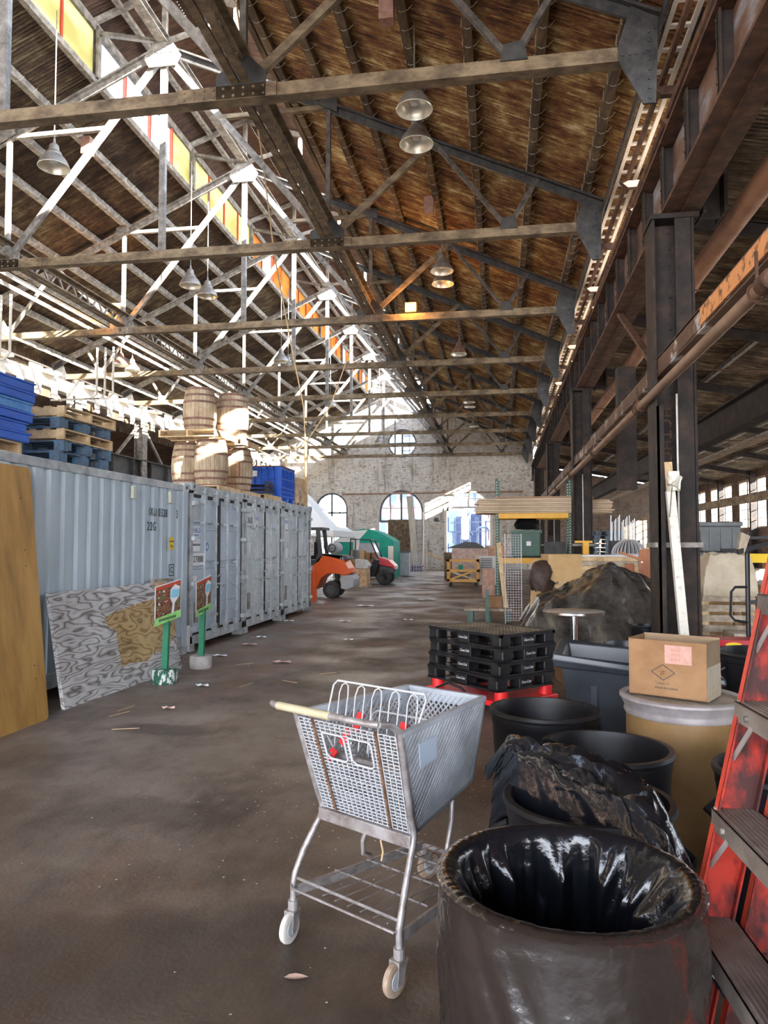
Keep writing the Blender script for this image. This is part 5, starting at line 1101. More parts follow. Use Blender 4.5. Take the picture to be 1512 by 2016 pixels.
for k in range(7):
    z = .30 + k * .305 - .01
    if k > 6: break
    for x0, off, nm in ((.405, 0, 'tread'), (.54, -.09, 'rear_tread')):
        zz = z + off; x = x0 + lean * zz; a = .115 if nm == 'tread' else .09
        vs_ = lambda xa, xb, za, zb_: [(xa, yf - .005, za), (xb, yf - .005, za), (xb + .03, yn + .005, za), (xa + .03, yn + .005, za), (xa, yf - .005, zb_), (xb, yf - .005, zb_), (xb + .03, yn + .005, zb_), (xa + .03, yn + .005, zb_)]
        F = [(0, 3, 2, 1), (4, 5, 6, 7), (0, 1, 5, 4), (1, 2, 6, 5), (2, 3, 7, 6), (3, 0, 4, 7)]
        m = MB().add(vs_(x - .012, x + a, zz - .004, zz), F).add(vs_(x - .012, x - .007, zz - .055, zz), F).add(vs_(x + a - .005, x + a, zz - .03, zz), F)
        for i in range(8): m.add(vs_(x + .002 + i * .013, x + .007 + i * .013, zz, zz + .0025), F)
        tr_ = obj(nm, m, alu, t, True)
        if nm == 'tread':
            obj('rivet', MB().cyl((x - .016, yf - .1, zz - .03), (x - .006, yf - .1, zz - .03), .008, 10), steel, tr_, True)
            obj('diagonal_brace', MB().bar((x - .002, yf - .13, zz - .04), (x - .02, yf - .012, zz - .16), .016, .004, (1, 0, 0)), alul, t, True)
            for dz in (-.02, .02): obj('rail_rivet', MB().cyl((x - .008, yf - .012, zz - .02 + dz), (x - .0, yf - .012, zz - .02 + dz), .006, 8), steel, t, True)
obj('top_cap', MB().box(.8, 1.15, 1.66, 2.3, 2.33, 2.38), redpl, t, True)
# ================================================================ TARPAULIN PILE
vs = []; fs = []; NX, NY = 150, 110
def th(u, v):
    """height of the draped cover at u (left-right) and v (near-far)"""
    pk = math.exp(-((u - .60) / .30) ** 2 - ((v - .60) / .45) ** 2) * .66 + .66 + .10 * math.exp(-((u - .2) / .2) ** 2)
    ed = min(1, min(u / .10, (1 - u) / .09, v / .22, (1 - v) / .15)); ed = max(0, ed) ** .55
    return pk * ed
rs = random.Random(3); creases = []
for k in range(95):
    a = rs.uniform(0, 2 * PI); d0 = rs.uniform(.02, .4); L0 = rs.uniform(.12, .5); cu, cv = .6, .55; px, py = cu + math.cos(a) * d0, cv + math.sin(a) * d0
    if k % 3 == 0: px, py = rs.uniform(.05, .95), rs.uniform(.05, .95)
    b_ = a + rs.uniform(-.7, .7); creases.append((px, py, px + math.cos(b_) * L0, py + math.sin(b_) * L0, rs.uniform(.025, .075), rs.choice((1, 1, -1)) * rs.uniform(.012, .042)))
def crease(u, v):
    s_ = 0
    for ax, ay, bx, by, w_, h_ in creases:
        dx, dy = bx - ax, by - ay; t0 = max(0, min(1, ((u - ax) * dx + (v - ay) * dy) / (dx * dx + dy * dy))); d = math.hypot(u - ax - dx * t0, v - ay - dy * t0)
        if d < w_: s_ += h_ * (1 - d / w_) * math.sin(PI * (.1 + .8 * t0))
    return s_
for i in range(NX + 1):
    for j in range(NY + 1):
        u, v = i / NX, j / NY; x = .36 + 2.36 * u; y = 10.7 + 2.7 * v
        z = th(u, v)
        f = abs(noise.noise((u * 3.2 + v * 1.2, v * 3.4 - u, 2.2))) ; g = abs(noise.noise((u * 8 - v * 3, v * 8 + u * 3, 5.1))); h = noise.noise((u * 22, v * 22, 8))
        z += (.17 * (f ** .8 - .2) + .05 * (g ** .8 - .15) + .008 * h + crease(u, v)) * (1 if z > .1 else .4) - .02
        side = 1 - min(1, z / .9); x += .14 * side * math.sin(v * 19 + 2 * u) * (1 if .02 < u < .98 else .3); y += .16 * side * math.sin(u * 23 + v * 2)
        vs.append((x, y, max(.005 + .03 * g, z)))
for i in range(NX):
    for j in range(NY): a = i * (NY + 1) + j; fs.append((a, a + NY + 1, a + NY + 2, a + 1))
o = obj('tarpaulin', MB().add(vs, fs), tarpm, smooth=True, loc=(1.5, 12, 0)); s_ = o.modifiers.new('s', 'SOLIDIFY'); s_.thickness = .003
tag(o, 'big dark wrinkled tarpaulin draped over a pile beside the near column', 'tarpaulin')
t = thing('cardboard_box', 'clean closed tan cardboard box resting on the tarpaulin pile', 'box', (1.0, 12.35, 1.06), R(14))
obj('carton', MB().box(-.28, .28, -.2, .2, 0, .44), cardlt, t, bev=.004); obj('seam', MB().box(-.281, -.0, -.2015, -.2, .215, .218).box(.28, .2815, -.2, .2, .42, .424), card, t)
t = thing('tan_sheet', 'tan cardboard sheet standing left of the box on the tarpaulin', 'cardboard', (.58, 12.9, 0)); obj('sheet', MB().prism([(-.1, 0, .0), (.12, 0, .0), (.12, 0, 1.42), (-.02, 0, 1.4)], (0, .05, 0)), cardlt, t); 
o = obj('brown_sack', MB().lathe([(0, 0), (.16, .0), (.2, .12), (.18, .2), (.17, .3), (.14, .38), (.1, .44), (.03, .48), (0, .48)], n=32), M('dark_brown_sack', (.02, .012, .009), (.06, .03, .02), rough=.6, scale=8, bump=.6), smooth=True); o.location = (.66, 12.1, .92)
for v in o.data.vertices: v.co += Vector(noise.noise_vector(v.co * 7)) * .075
tag(o, 'dark brown crumpled sack left of the box on the tarpaulin', 'sack')
# ---------------- white grid panel, posts, dolly
t = thing('grid_panel', 'narrow white wire grid panel standing upright beside the rack', 'wire panel', (.28, 15.5, 0), R(4))
obj('wires', MB().lattice([(-.165, 0, .08), (.165, 0, .08), (.165, 0, 1.86), (-.165, 0, 1.86)], 6, 33, .006, .006, diag=False), wirew, t)
obj('side_bar', MB().box(-.175, -.16, -.012, .012, 0, 1.88).box(.16, .175, -.012, .012, 0, 1.88), wirew, t)
tag(obj('leaning_board', MB().bar((.16, 15.9, 0), (-.02, 16.2, 1.7), .1, .02, (0, 1, 0)), woodl), 'thin bare board leaning left of the white grid panel', 'board')
t = thing('low_platform', 'low plank platform on green runners left of the white grid panel', 'platform', (-.27, 16.0, 0)); obj('deck', MB().box(-.75, .25, 15.6, 16.3, .26, .31), woodg, t, True)
for x in (-.68, -.3, .1): obj('runner', MB().box(x, x + .12, 15.65, 16.25, .02, .26), rackg, t, True)
tag(obj('angle_post', MB().box(-.27, -.22, 15.2, 15.25, 0, .72).box(-.29, -.27, 15.2, 15.28, 0, .72), rackg), 'short green angle post in front of the low platform', 'post')
t = thing('cardboard_box', 'small open brown carton on the low platform', 'box', (-.1, 16.0, .315)); obj('carton', MB().box(-.16, .14, -.15, .15, 0, .24), card, t)
# ---------------- pallet rack with lumber
t = thing('pallet_rack', 'tall pallet rack with dark green posts and a yellow beam carrying lumber', 'rack', (.9, 20.4, 0))
def rpost(x, y, low):
    m = MB().box(x - .04, x + .04, y - .03, y + .03, 0, 3.45); obj('post', m, rackg if low else rackg, t, True)
    h = MB(); 
    for k in range(44): h.box(x - .012, x + .012, y - .032, y - .029, .1 + k * .075, .13 + k * .075)
    obj('slots', h, cond, t, True)['kind'] = 'stuff'
for x in (-.06, 1.86):
    rpost(x, 20.0, True); rpost(x + .03, 21.0, True)
    obj('frame_brace', MB().bar((x, 20, .5), (x, 21, 1.2), .03).bar((x, 21, 1.3), (x, 20, 2.0), .03), rackg, t, True)
for z in (2.36, 1.16):
    for y in (19.96, 21.0): obj('beam', MB().box(-.02, 1.82, y - .03, y + .03, z, z + .14), racky, t, True, bev=.004)
obj('wire_shelf', MB().lattice([(-.0, 20, 1.31), (1.8, 20, 1.31), (1.8, 21, 1.31), (0, 21, 1.31)], 18, 10, .008, .008, diag=False), steelb, t, True)
pl_m = [M('long_lumber_%d' % i, c, d, rough=.8, scale=4, st=(.3, 1, 3)) for i, (c, d) in enumerate((((.42, .29, .18), (.62, .46, .30)), ((.5, .38, .26), (.68, .55, .40)), ((.30, .17, .10), (.46, .30, .18))))]
first = None
for i in range(9):
    for j in range(4):
        x0 = -.62 + random.uniform(-.06, .1) if i < 8 else -.1; x1 = (2.95 if i < 7 else 2.5) + random.uniform(-.1, .05)
        o = obj('lumber_board', MB().box(-(x1 - x0) / 2, (x1 - x0) / 2, -.13, .13, 0, .042), pl_m[(i + j) % 2 if i < 8 else 2]); o.location = ((x0 + x1) / 2, 20.05 + j * .28, 2.505 + i * .05); o.rotation_euler.z = random.uniform(-.008, .008)
        tag(o, 'long board in layer %s from the bottom of the lumber on the yellow beam' % ordn(i), 'board', 'lumber stacked on the pallet rack')
t = thing('green_bin', 'dark green rectangular bin on the rack shelf under the lumber', 'bin', (.72, 20.5, 1.33)); obj('body', MB().box(-.38, .38, -.35, .35, 0, .68), M('bottle_green_plastic', (.02, .07, .045), (.03, .10, .065), rough=.5, scale=4), t, bev=.03); obj('rim', MB().box(-.41, .41, -.38, .38, .64, .72), rackg, t); obj('label', MB().box(.0, .12, -.352, -.351, .3, .42), paper, t)
tag(obj('black_bundle', MB().lathe([(0, 0), (.3, .02), (.36, .15), (.25, .32), (.08, .38), (0, .38)], (.75, 20.5, 2.06), 14), blackpl, smooth=True), 'black bundle lying on the green bin', 'bundle')
t = thing('wire_cage', 'dark wire basket on the rack shelf right of the green bin', 'basket', (1.5, 20.4, 1.33)); obj('wires', MB().lattice([(-.3, -.3, 0), (.28, -.3, 0), (.28, -.3, .55), (-.3, -.3, .55)], 8, 8, .008, .008, diag=False).box(-.28, .26, -.25, .3, 0, .4), steelb, t)
t = thing('yellow_stand', 'short yellow steel stand between the rack and the blue pallets', 'stand', (2.0, 18.2, 0)); obj('leg', MB().box(-.02, .12, -.1, .1, 0, 1.7), racky, t); obj('cap', MB().box(-.2, .2, -.12, .12, 1.7, 1.75), racky, t)
# lumber pile behind the tarp with the wire dome
for i in range(14):
    for j in range(3):
        o = obj('pile_board', MB().box(-1.15, 1.15, -.17, .17, 0, .095), woodl if (i + j) % 3 else woodg); o.location = (2.35 + random.uniform(-.08, .08), 16.6 + j * .36, i * .1)
        tag(o, 'pale board in row %s up of the pile under the wire dome' % (ordn(i) if i < 12 else 'near the top'), 'board', 'boards in the pile under the wire dome')
tag(obj('white_sheet', MB().box(1.4, 3.3, 16.4, 17.6, 1.4, 1.43), paper), 'white sheet covering the top of the board pile', 'sheet')
t = thing('wire_dome', 'white ribbed half-dome cage on top of the board pile', 'dome', (2.85, 17.0, 1.43))
m = MB()
for k in range(26):
    a = 2 * PI * k / 26; m.tube([(.37 * math.cos(b_) * math.cos(a), .37 * math.cos(b_) * math.sin(a), .34 * math.sin(b_)) for b_ in [PI / 2 * q_ / 7 for q_ in range(8)]], .011, 5)
obj('ribs', m, wirew, t, smooth=True); obj('ring', MB().torus((0, 0, .01), .37, .016, 'Z', 30, 6).torus((0, 0, .33), .09, .012, 'Z', 16, 6), wirew, t, smooth=True)
clearm = M('clear_acrylic', (.75, .78, .78), rough=.15)
t = thing('rod_bundle', 'cluster of clear upright rods standing behind the wire dome', 'rods', (2.9, 18.1, 0)); obj('box_base', MB().box(-.3, .35, -.25, .25, 0, 1.75), blackpal, t)
for k in range(14): x = -.26 + (k % 7) * .085; y = -.1 + (k // 7) * .2; obj('rod', MB().cyl((x, y, 1.75), (x + .01, y, 2.2 + .2 * ((k * 7) % 5) / 5), .012, 6), clearm, t)
# orange-brown wooden piece
t = thing('timber_stand', 'orange brown wooden piece with a rounded board and slanted arm, left of the near column', 'furniture', (2.6, 13.75, 0)); t.scale = (1.18, 1.18, 1)
poly = [(-.1, 0, .0), (.13, 0, .0), (.13, 0, 1.52), (.09, 0, 1.58), (-.06, 0, 1.58), (-.1, 0, 1.52)]
obj('upright_board', MB().prism(poly, (0, .04, 0)), woodo, t); obj('slanted_arm', MB().bar((-.38, .05, 1.52), (.25, .05, 1.26), .12, .04, (0, 0, 1)), woodo, t); obj('bolt', MB().box(-.07, -.05, -.012, 0, 1.33, 1.35), chrome, t); obj('bolt', MB().box(.07, .09, -.012, 0, 1.33, 1.35), chrome, t); obj('tip', MB().prism([(-.0, 0, 1.58), (.05, 0, 1.58), (.03, 0, 1.7)], (0, .03, 0)), woodl, t)
t = thing('timber_post', 'short dark timber gate post behind the wooden piece', 'post', (2.62, 14.2, 0)); obj('post', MB().box(-.28, -.12, .1, .2, 0, 1.3), woodo, t)
# blue pallets far
pbf = wood_pallet('wooden_pallet', 'x', (3.6, 26, 0), 0, bluep, 'block', .85, 1.0, 'blue pallets stacked by the far right windows')
pbf['label'] = 'blue pallet at the foot of the far stack by the right windows'
for i in range(1, 15): dup(pbf, (3.6 + random.uniform(-.03, .03), 26, i * .142), random.uniform(-.03, .03), 'blue pallet in the far stack by the right windows, row %s' % (ordn(i) if i < 12 else ('thirteenth', 'fourteenth', 'topmost')[i - 12]))
# ---------------- leaning wood post with floodlights
t = thing('leaning_post', 'whitewashed square timber post leaning on the near column', 'post', (2.08, 8.7, 0)); obj('timber', MB().bar((2.07, 8.62, 0), (1.97, 8.92, 2.28), .095, .095, (0, 1, 0)), whitep, t, True, bev=.004); obj('brown_top', MB().bar((1.97, 8.92, 2.28), (1.96, 8.96, 2.62), .085, .03, (0, 1, 0)), woodl, t, True)
t = thing('floodlight', 'pair of white spotlights on a junction box atop the leaning post', 'spotlight', (1.98, 8.86, 2.42))
obj('junction_box', MB().box(-.05, .07, -.06, .0, -.03, .08), whitep, t, bev=.006)
for s in (-1, 1):
    rot = Matrix.Rotation(s * .55, 3, 'Y') @ Matrix.Rotation(.45 if s < 0 else -.1, 3, 'X')
    h = obj('lamp_head', MB().lathe([(0, .0), (.03, -.005), (.035, -.06), (.072, -.14), (.08, -.155), (.07, -.155), (0, -.14)], (s * .07 + .01, -.06, .02), 20, rot=rot), lampin, t, smooth=True)
obj('cord', MB().tube([(.0, -.05, -.03), (-.02, -.06, -.15), (-.05, -.07, -.45)], .005, 5), blackpl, t, smooth=True)
# ---------------- totes, canvas, slatted crate
t = thing('tan_tub', 'tan tub mostly hidden below the grey totes', 'tub', (3.65, 13.2, 0)); obj('tub', MB().box(-.33, .33, -.3, .3, 0, 1.02), woodl, t, bev=.03)
def tote(z, lab):
    t = thing('storage_tote', lab, 'tote', (3.66, 13.25, z), 0, 'grey moulded totes'); obj('body', MB().add([(-.29, -.24, 0), (.27, -.24, 0), (.27, .24, 0), (-.29, .24, 0), (-.34, -.28, .42), (.33, -.28, .42), (.33, .28, .42), (-.34, .28, .42)], [(0, 3, 2, 1), (4, 5, 6, 7), (0, 1, 5, 4), (1, 2, 6, 5), (2, 3, 7, 6), (3, 0, 4, 7)]), greyp, t, bev=.015)
    obj('lid', MB().box(-.36, .35, -.3, .3, .42, .50), greyp, t, bev=.02); obj('lid_slot', MB().box(.02, .2, -.2, -.12, .498, .504), blackpl, t)
    m = MB()
    for x in (-.18, .0, .18): m.box(x, x + .02, -.285, -.26, .05, .42)
    obj('ribs', m, greyp, t); obj('handle', MB().box(-.0, .3, -.30, -.25, .0, .05), blackpl, t); return t
tote(1.03, 'lower of two stacked grey plastic totes at right'); tote(1.54, 'upper of two stacked grey plastic totes at right')
t = thing('slatted_crate', 'pale slatted timber crate under the cream canvas at right', 'crate', (3.4, 11.9, 0))
for i in range(6): obj('slat', MB().box(2.98, 3.72, 11.55, 11.58, .06 + i * .15, .16 + i * .15), woodg, t, True)
for x in (2.98, 3.62): obj('post', MB().box(x, x + .1, 11.58, 11.66, 0, .95), woodl, t, True); obj('post', MB().box(x, x + .1, 12.2, 12.28, 0, .95), woodl, t, True)
obj('deck', MB().box(2.98, 3.74, 11.58, 12.3, .84, .88), woodg, t, True)
vs = []; fs = []; n1, n2 = 50, 50
for i in range(n1 + 1):
    for j in range(n2 + 1):
        u, v = i / n1, j / n2; x = 2.98 + .78 * u; y = 11.5 + .75 * v; e_ = min(1, min(u / .18, (1 - u) / .1, v / .14, (1 - v) / .1)); z = .88 + .62 * max(0, e_) ** .6 + .05 * noise.noise((u * 4, v * 4, 3)) + .03 * abs(noise.noise((u * 9, v * 9, 1)))
        vs.append((x, y, z))
for i in range(n1):
    for j in range(n2): a = i * (n2 + 1) + j; fs.append((a, a + n2 + 1, a + n2 + 2, a + 1))
o = obj('canvas_cover', MB().add(vs, fs), canvas, smooth=True, loc=(3.36, 11.9, .9)); s_ = o.modifiers.new('s', 'SOLIDIFY'); s_.thickness = .004
tag(o, 'cream canvas cover draped over a load on the slatted crate', 'canvas')
t = thing('wrapped_pallet', 'pale sheets stacked on edge at the far right beside the canvas', 'sheets', (4.2, 12.0, 0))
for i in range(6): obj('sheet', MB().box(3.85 + i * .09, 3.9 + i * .09, 11.5, 12.6, 0, 1.05 + .04 * (i % 2)), paper if i % 2 else woodl, t, True)
# black hand truck
t = thing('hand_truck', 'black tubular hand truck with a loop handle left of the red ladder', 'hand truck', (2.5, 8.0, 0))
obj('mast', MB().tube([(2.5, 8, 0), (2.51, 8, 1.75), (2.53, 8, 1.78)], .024, 8).tube([(2.95, 8, 0), (2.95, 8, 1.75)], .024, 8), blackpl, t, True, True); obj('loop_handle', MB().tube([(2.5, 7.99, 1.22), (2.38, 7.98, 1.22), (2.34, 7.98, 1.17), (2.33, 7.98, .93), (2.37, 7.98, .88), (2.5, 7.99, .86)], .013, 8), blackpl, t, True, True)
obj('arm', MB().bar((2.4, 7.95, 1.58), (2.95, 8, 1.74), .05), blackpl, t, True); obj('arm', MB().bar((2.5, 8, 1.72), (2.95, 8, 1.74), .03), blackpl, t, True); obj('arm', MB().bar((2.5, 8, 1.06), (2.95, 8, 1.1), .04), blackpl, t, True); obj('pad', MB().prism([(2.4, 7.93, 1.58), (2.46, 7.93, 1.56), (2.52, 7.93, 1.74), (2.44, 7.93, 1.78)], (0, .08, 0)), woodg, t, True); obj('toe_plate', MB().box(2.45, 3.0, 7.8, 8.05, 0, .02), blackpl, t, True)
t = thing('red_carton', 'red carton with a yellow oval behind the cardboard box', 'carton', (2.2, 7.2, 0)); obj('carton', MB().box(-.32, .32, -.15, .15, 0, .79), redp, t); obj('oval', MB().prism([(-.12 + .07 * math.cos(a), -.152, .75 + .022 * math.sin(a)) for a in [2 * PI * k / 20 for k in range(20)]], (0, .002, 0)), yel, t)
for i, (x, y, z, w_, d_2, h_, m_) in enumerate(((4.6, 15, 0, .8, .8, 1.2, woodg), (5.6, 14, 0, 1.0, .8, .9, woodl), (6.4, 17, 0, 1.2, 1.0, 1.3, card), (4.8, 18.5, 0, .9, .9, 1.1, cardlt), (3.3, 10.4, 0, .6, .5, .5, woodg), (7.5, 14, 0, 1.0, 1.0, 1.4, canvas))):
    t = thing('storage_crate', ('dull crate behind the canvas', 'pale crate farther right in the side aisle', 'brown crate deep in the side aisle', 'tan crate between the totes and windows', 'low grey crate in front of the slatted crate', 'canvas-covered crate near the window wall')[i], 'crate', (x, y, z)); obj('box', MB().box(-w_ / 2, w_ / 2, -d_2 / 2, d_2 / 2, .08, h_), m_, t, bev=.01); obj('skid', MB().box(-w_ / 2, -w_ / 2 + .1, -d_2 / 2, d_2 / 2, 0, .08).box(w_ / 2 - .1, w_ / 2, -d_2 / 2, d_2 / 2, 0, .08), woodg, t)
tag(obj('yellow_bag', MB().box(4.0, 4.7, 13.2, 13.7, 1.35, 1.5), yel), 'bright yellow folded bag beyond the hand truck', 'bag')
# scraps on the floor around the bar table
for i in range(7):
    x, y = .95 + .1 * i, 8.5 + .2 * ((i * 3) % 4); o = obj('scrap_strip', MB().bar((x - .12, y, .02), (x + .12, y + .1 * (i % 3), .05), .04, .01), [bluelt, paper, woodl][i % 3]); tag(o, '%s strip lying on the floor near the bar table' % ('blue', 'white', 'wooden')[i % 3], 'scrap', 'strips scattered near the bar table')
t = thing('cardboard_box', 'brown carton standing on the floor behind the bar table', 'box', (.95, 9.2, 0), R(10)); obj('carton', MB().box(-.25, .25, -.2, .2, 0, .42), card, t)

# ================================================================ FORKLIFT
t = thing('forklift', 'orange forklift truck with grey tail and gas tank beyond the containers', 'forklift', (-5.2, 22.6, 0))
yb0, yb1 = 22.2, 23.2
def prof(name, pts, mat, y0=yb0, y1=yb1, par=None, **k): return obj(name, MB().prism([(x, y0, z) for x, z in pts], (0, y1 - y0, 0)), mat, par or t, True, **k)
prof('body', [(-6.9, .25), (-5.75, .25), (-5.62, .3), (-5.48, .62), (-5.28, .76), (-4.95, .76), (-4.72, .70), (-4.5, .80), (-4.62, .92), (-4.85, 1.32), (-5.45, 1.32), (-5.55, 1.15), (-5.95, .88), (-6.9, .85)], orange, bev=.02)
prof('counterweight', [(-4.86, .3), (-4.66, .27), (-4.46, .36), (-4.45, .58), (-4.52, .72), (-4.76, .72), (-4.9, .6), (-4.86, .45)], lightg, yb0 + .01, yb1 - .01, bev=.02)
prof('hood', [(-5.7, 1.1), (-5.45, 1.32), (-4.68, 1.3), (-4.62, 1.22), (-4.75, 1.18), (-4.8, 1.33), (-5.6, 1.38)], darkg)
prof('dash', [(-6.6, .8), (-5.9, .8), (-5.62, 1.15), (-6.2, 1.2)], darkg)
for y in (22.24, 23.1):
    obj('guard_post', MB().bar((-5.5, y, 1.3), (-5.6, y, 2.15), .12, .1), darkg, t, True); obj('guard_post', MB().bar((-6.75, y, .9), (-6.6, y, 2.15), .07, .06), darkg, t, True)
obj('guard_roof', MB().box(-6.7, -5.45, yb0, yb1, 2.12, 2.2), darkg, t, True); obj('seat', MB().box(-6.1, -5.65, 22.45, 22.95, 1.2, 1.32).box(-5.78, -5.66, 22.45, 22.95, 1.3, 1.75), blackpl, t, True, bev=.03)
obj('gas_tank', MB().lathe([(0, -.42), (.12, -.4), (.18, -.33), (.18, .33), (.12, .4), (0, .42)], (-5.15, 22.7, 1.55), 24, rot=Matrix.Rotation(PI / 2, 3, 'X')), lightg, t, True, True); obj('tank_collar', MB().torus((-5.15, 22.28, 1.55), .11, .02, 'Y', 20, 6).bar((-5.25, 22.27, 1.55), (-5.05, 22.27, 1.55), .02), darkg, t, True)
def wheel(name, x, y0, z, r, w, par, tm=rubber, hm=darkg):
    k = Matrix.Rotation(PI / 2, 3, 'X'); o_ = obj(name, MB().lathe([(r * .55, -w / 2), (r * .9, -w / 2), (r, -w * .3), (r, w * .3), (r * .9, w / 2), (r * .55, w / 2)], (x, y0, z), 28, rot=k), tm, par, True, True)
    obj('rim', MB().lathe([(0, -w * .3), (r * .2, -w * .45), (r * .25, -w * .3), (r * .5, -w * .3), (r * .58, -w * .48), (r * .58, w * .48), (0, w * .4)], (x, y0, z), 20, rot=k), hm, o_, smooth=True) if False else obj('rim', MB().lathe([(0, -w * .3), (r * .2, -w * .45), (r * .25, -w * .3), (r * .5, -w * .3), (r * .58, -w * .48), (r * .58, w * .48), (0, w * .4)], (x, y0, z), 20, rot=k), hm, par, True, True)
    return o_
wheel('wheel', -5.17, 22.3, .265, .265, .2, t); wheel('wheel', -5.17, 23.05, .265, .265, .2, t); wheel('wheel', -6.6, 22.3, .33, .33, .25, t); wheel('wheel', -6.6, 23.05, .33, .33, .25, t)
for y in (22.35, 23.0): obj('mast_rail', MB().box(-7.1, -7.0, y, y + .08, .1, 2.3), redp, t, True)
obj('fork', MB().box(-8.1, -7.1, 22.4, 22.5, .06, .1).box(-8.1, -7.1, 22.9, 23.0, .06, .1), steelb, t, True)
text('side_lettering', 'TOYOTA', .1, inkw, t, (-5.95, 22.19, .99), ROT_Y); text('side_lettering', '18', .13, inkw, t, (-4.83, 22.19, 1.23), ROT_Y)
# orange red pallet jack standing in front of the forklift
t = thing('red_post_frame', 'orange red upright machine frame at the edge of the last container', 'frame', (-5.72, 20.9, 0)); obj('upright', MB().box(-5.85, -5.72, 20.8, 20.95, 0, 2.05), orange, t, True); obj('foot', MB().box(-5.9, -5.35, 20.8, 21.2, 0, .35).box(-5.6, -5.36, 20.8, 20.9, .35, 1.0), orange, t, True)
# ---------------- utility vehicle
t = thing('utility_vehicle', 'red and black utility vehicle with roll cage parked beyond the forklift', 'utility vehicle', (-5.2, 30.6, 0))
def prof2(name, pts, mat, y0=30.0, y1=31.2, **k): return obj(name, MB().prism([(x, y0, z) for x, z in pts], (0, y1 - y0, 0)), mat, t, True, **k)
prof2('chassis', [(-6.9, .3), (-5.15, .3), (-5.05, .65), (-4.9, 1.0), (-5.15, 1.05), (-5.4, .65), (-6.0, .6), (-6.9, .65)], blackpl); prof2('hood', [(-5.05, .86), (-4.95, 1.15), (-4.55, 1.02), (-4.3, .78), (-4.28, .62), (-4.42, .72), (-4.75, .78)], redp, 30.05, 31.15, bev=.03)
prof2('front_body', [(-4.95, .4), (-4.4, .5), (-4.35, .68), (-4.95, .8)], darkg, 30.25, 30.95)
for y in (30.05, 31.15):
    obj('cage_bar', MB().tube([(-4.98, y, 1.08), (-5.32, y, 1.86), (-6.15, y, 1.9), (-6.2, y, .7)], .028, 8), blackpl, t, True, True)
obj('roof_bar', MB().tube([(-5.32, 30.05, 1.86), (-5.32, 31.15, 1.86)], .028, 8).tube([(-6.15, 30.05, 1.9), (-6.15, 31.15, 1.9)], .028, 8), blackpl, t, True, True); obj('windshield', MB().prism([(-5.0, 30.1, 1.1), (-5.0, 31.1, 1.1), (-5.28, 31.1, 1.75), (-5.28, 30.1, 1.75)], (.01, 0, .004)), glass, t, True)
obj('seat', MB().box(-6.0, -5.5, 30.2, 31.0, .65, .78).box(-6.1, -5.95, 30.2, 31.0, .78, 1.45), darkg, t, True, bev=.04); obj('steering_wheel', MB().torus((-5.35, 30.4, 1.15), .16, .018, 'X', 20, 6).bar((-5.35, 30.4, 1.15), (-5.1, 30.4, 1.0), .03), blackpl, t, True); obj('side_step', MB().box(-5.75, -5.1, 29.98, 30.1, .28, .33), lightg, t, True)
for x in (-4.75, -6.5):
    for y in (30.1, 31.1): wheel('wheel', x, y, .31, .31, .24, t, hm=blackpl)
# crates and cartons by the vehicle
t = thing('plywood_crate', 'plywood crate lettered OCO on skids beside the forklift tail', 'crate', (-5.5, 28.2, 0)); obj('box', MB().box(-6.1, -5.08, 27.8, 28.7, .08, .72), plyc, t, True); obj('skid', MB().box(-6.1, -5.0, 27.8, 27.95, 0, .08).box(-6.1, -5.0, 28.5, 28.65, 0, .08), woodg, t, True); text('crate_lettering', 'OCO', .26, M('dark_red_stencil', (.16, .03, .03), rough=.8), t, (-5.6, 27.795, .42), ROT_Y)
t = thing('wrapped_box', 'cardboard box half covered by a pale sheet on the lettered crate', 'box', (-5.6, 28.2, .725)); obj('carton', MB().box(-6.15, -5.5, 27.85, 28.5, .725, 1.08), card, t, True); obj('sheet', MB().prism([(-5.52, 27.83, .74), (-5.05, 27.83, .74), (-4.98, 27.83, .86), (-5.15, 27.83, 1.05), (-5.52, 27.83, 1.1)], (0, .7, 0)), M('silvery_sheet', (.40, .38, .35), (.62, .60, .56), rough=.5, scale=5, bump=.5), t, True)
k_ = 0
for x, y, z, w_, h_ in ((-6.9, 34, 0, .8, .5), (-6.15, 34.1, 0, .6, .5), (-6.8, 34, .5, .75, .5), (-6.1, 34.1, .5, .65, .45), (-6.6, 34, 1.0, .7, .4), (-5.95, 34.1, .95, .5, .35)):
    t = thing('carton', '%s tan carton of the pile seen through the vehicle cage' % ('lower left', 'lower right', 'middle left', 'middle right', 'top left', 'top right')[k_], 'box', (x, y, z), 0, 'cartons piled behind the utility vehicle'); obj('carton', MB().box(-w_ / 2, w_ / 2, -.35, .35, 0, h_ - .005), card if k_ % 2 else cardlt, t); k_ += 1
# tents
t = thing('white_tent', 'white peaked canopy tent rising behind the containers', 'tent', (-8.9, 31.5, 0))
ap = (-8.9, 31.5, 4.5); cs = [(-11.1, 29.3, 2.25), (-6.7, 29.3, 2.25), (-6.7, 33.7, 2.25), (-11.1, 33.7, 2.25)]; m = MB()
N_ = 10
for i in range(4):
    a, b_ = Vector(cs[i]), Vector(cs[(i + 1) % 4]); A = Vector(ap)
    for q_ in range(N_):
        f0, f1 = q_ / N_, (q_ + 1) / N_; sag = lambda f: -.9 * f * (1 - f)
        m.add([A.lerp(a, f0) + Vector((0, 0, sag(f0))), A.lerp(a, f1) + Vector((0, 0, sag(f1))), A.lerp(b_, f1) + Vector((0, 0, sag(f1))), A.lerp(b_, f0) + Vector((0, 0, sag(f0)))], [(0, 1, 2, 3)])
    m.add([a, b_, b_ - Vector((0, 0, .25)), a - Vector((0, 0, .25))], [(0, 1, 2, 3)])
o = obj('canopy', m, tentw, t, True); s_ = o.modifiers.new('s', 'SOLIDIFY'); s_.thickness = .01
for c in cs: obj('leg', MB().bar((c[0], c[1], 0), c, .05), whitep, t, True)
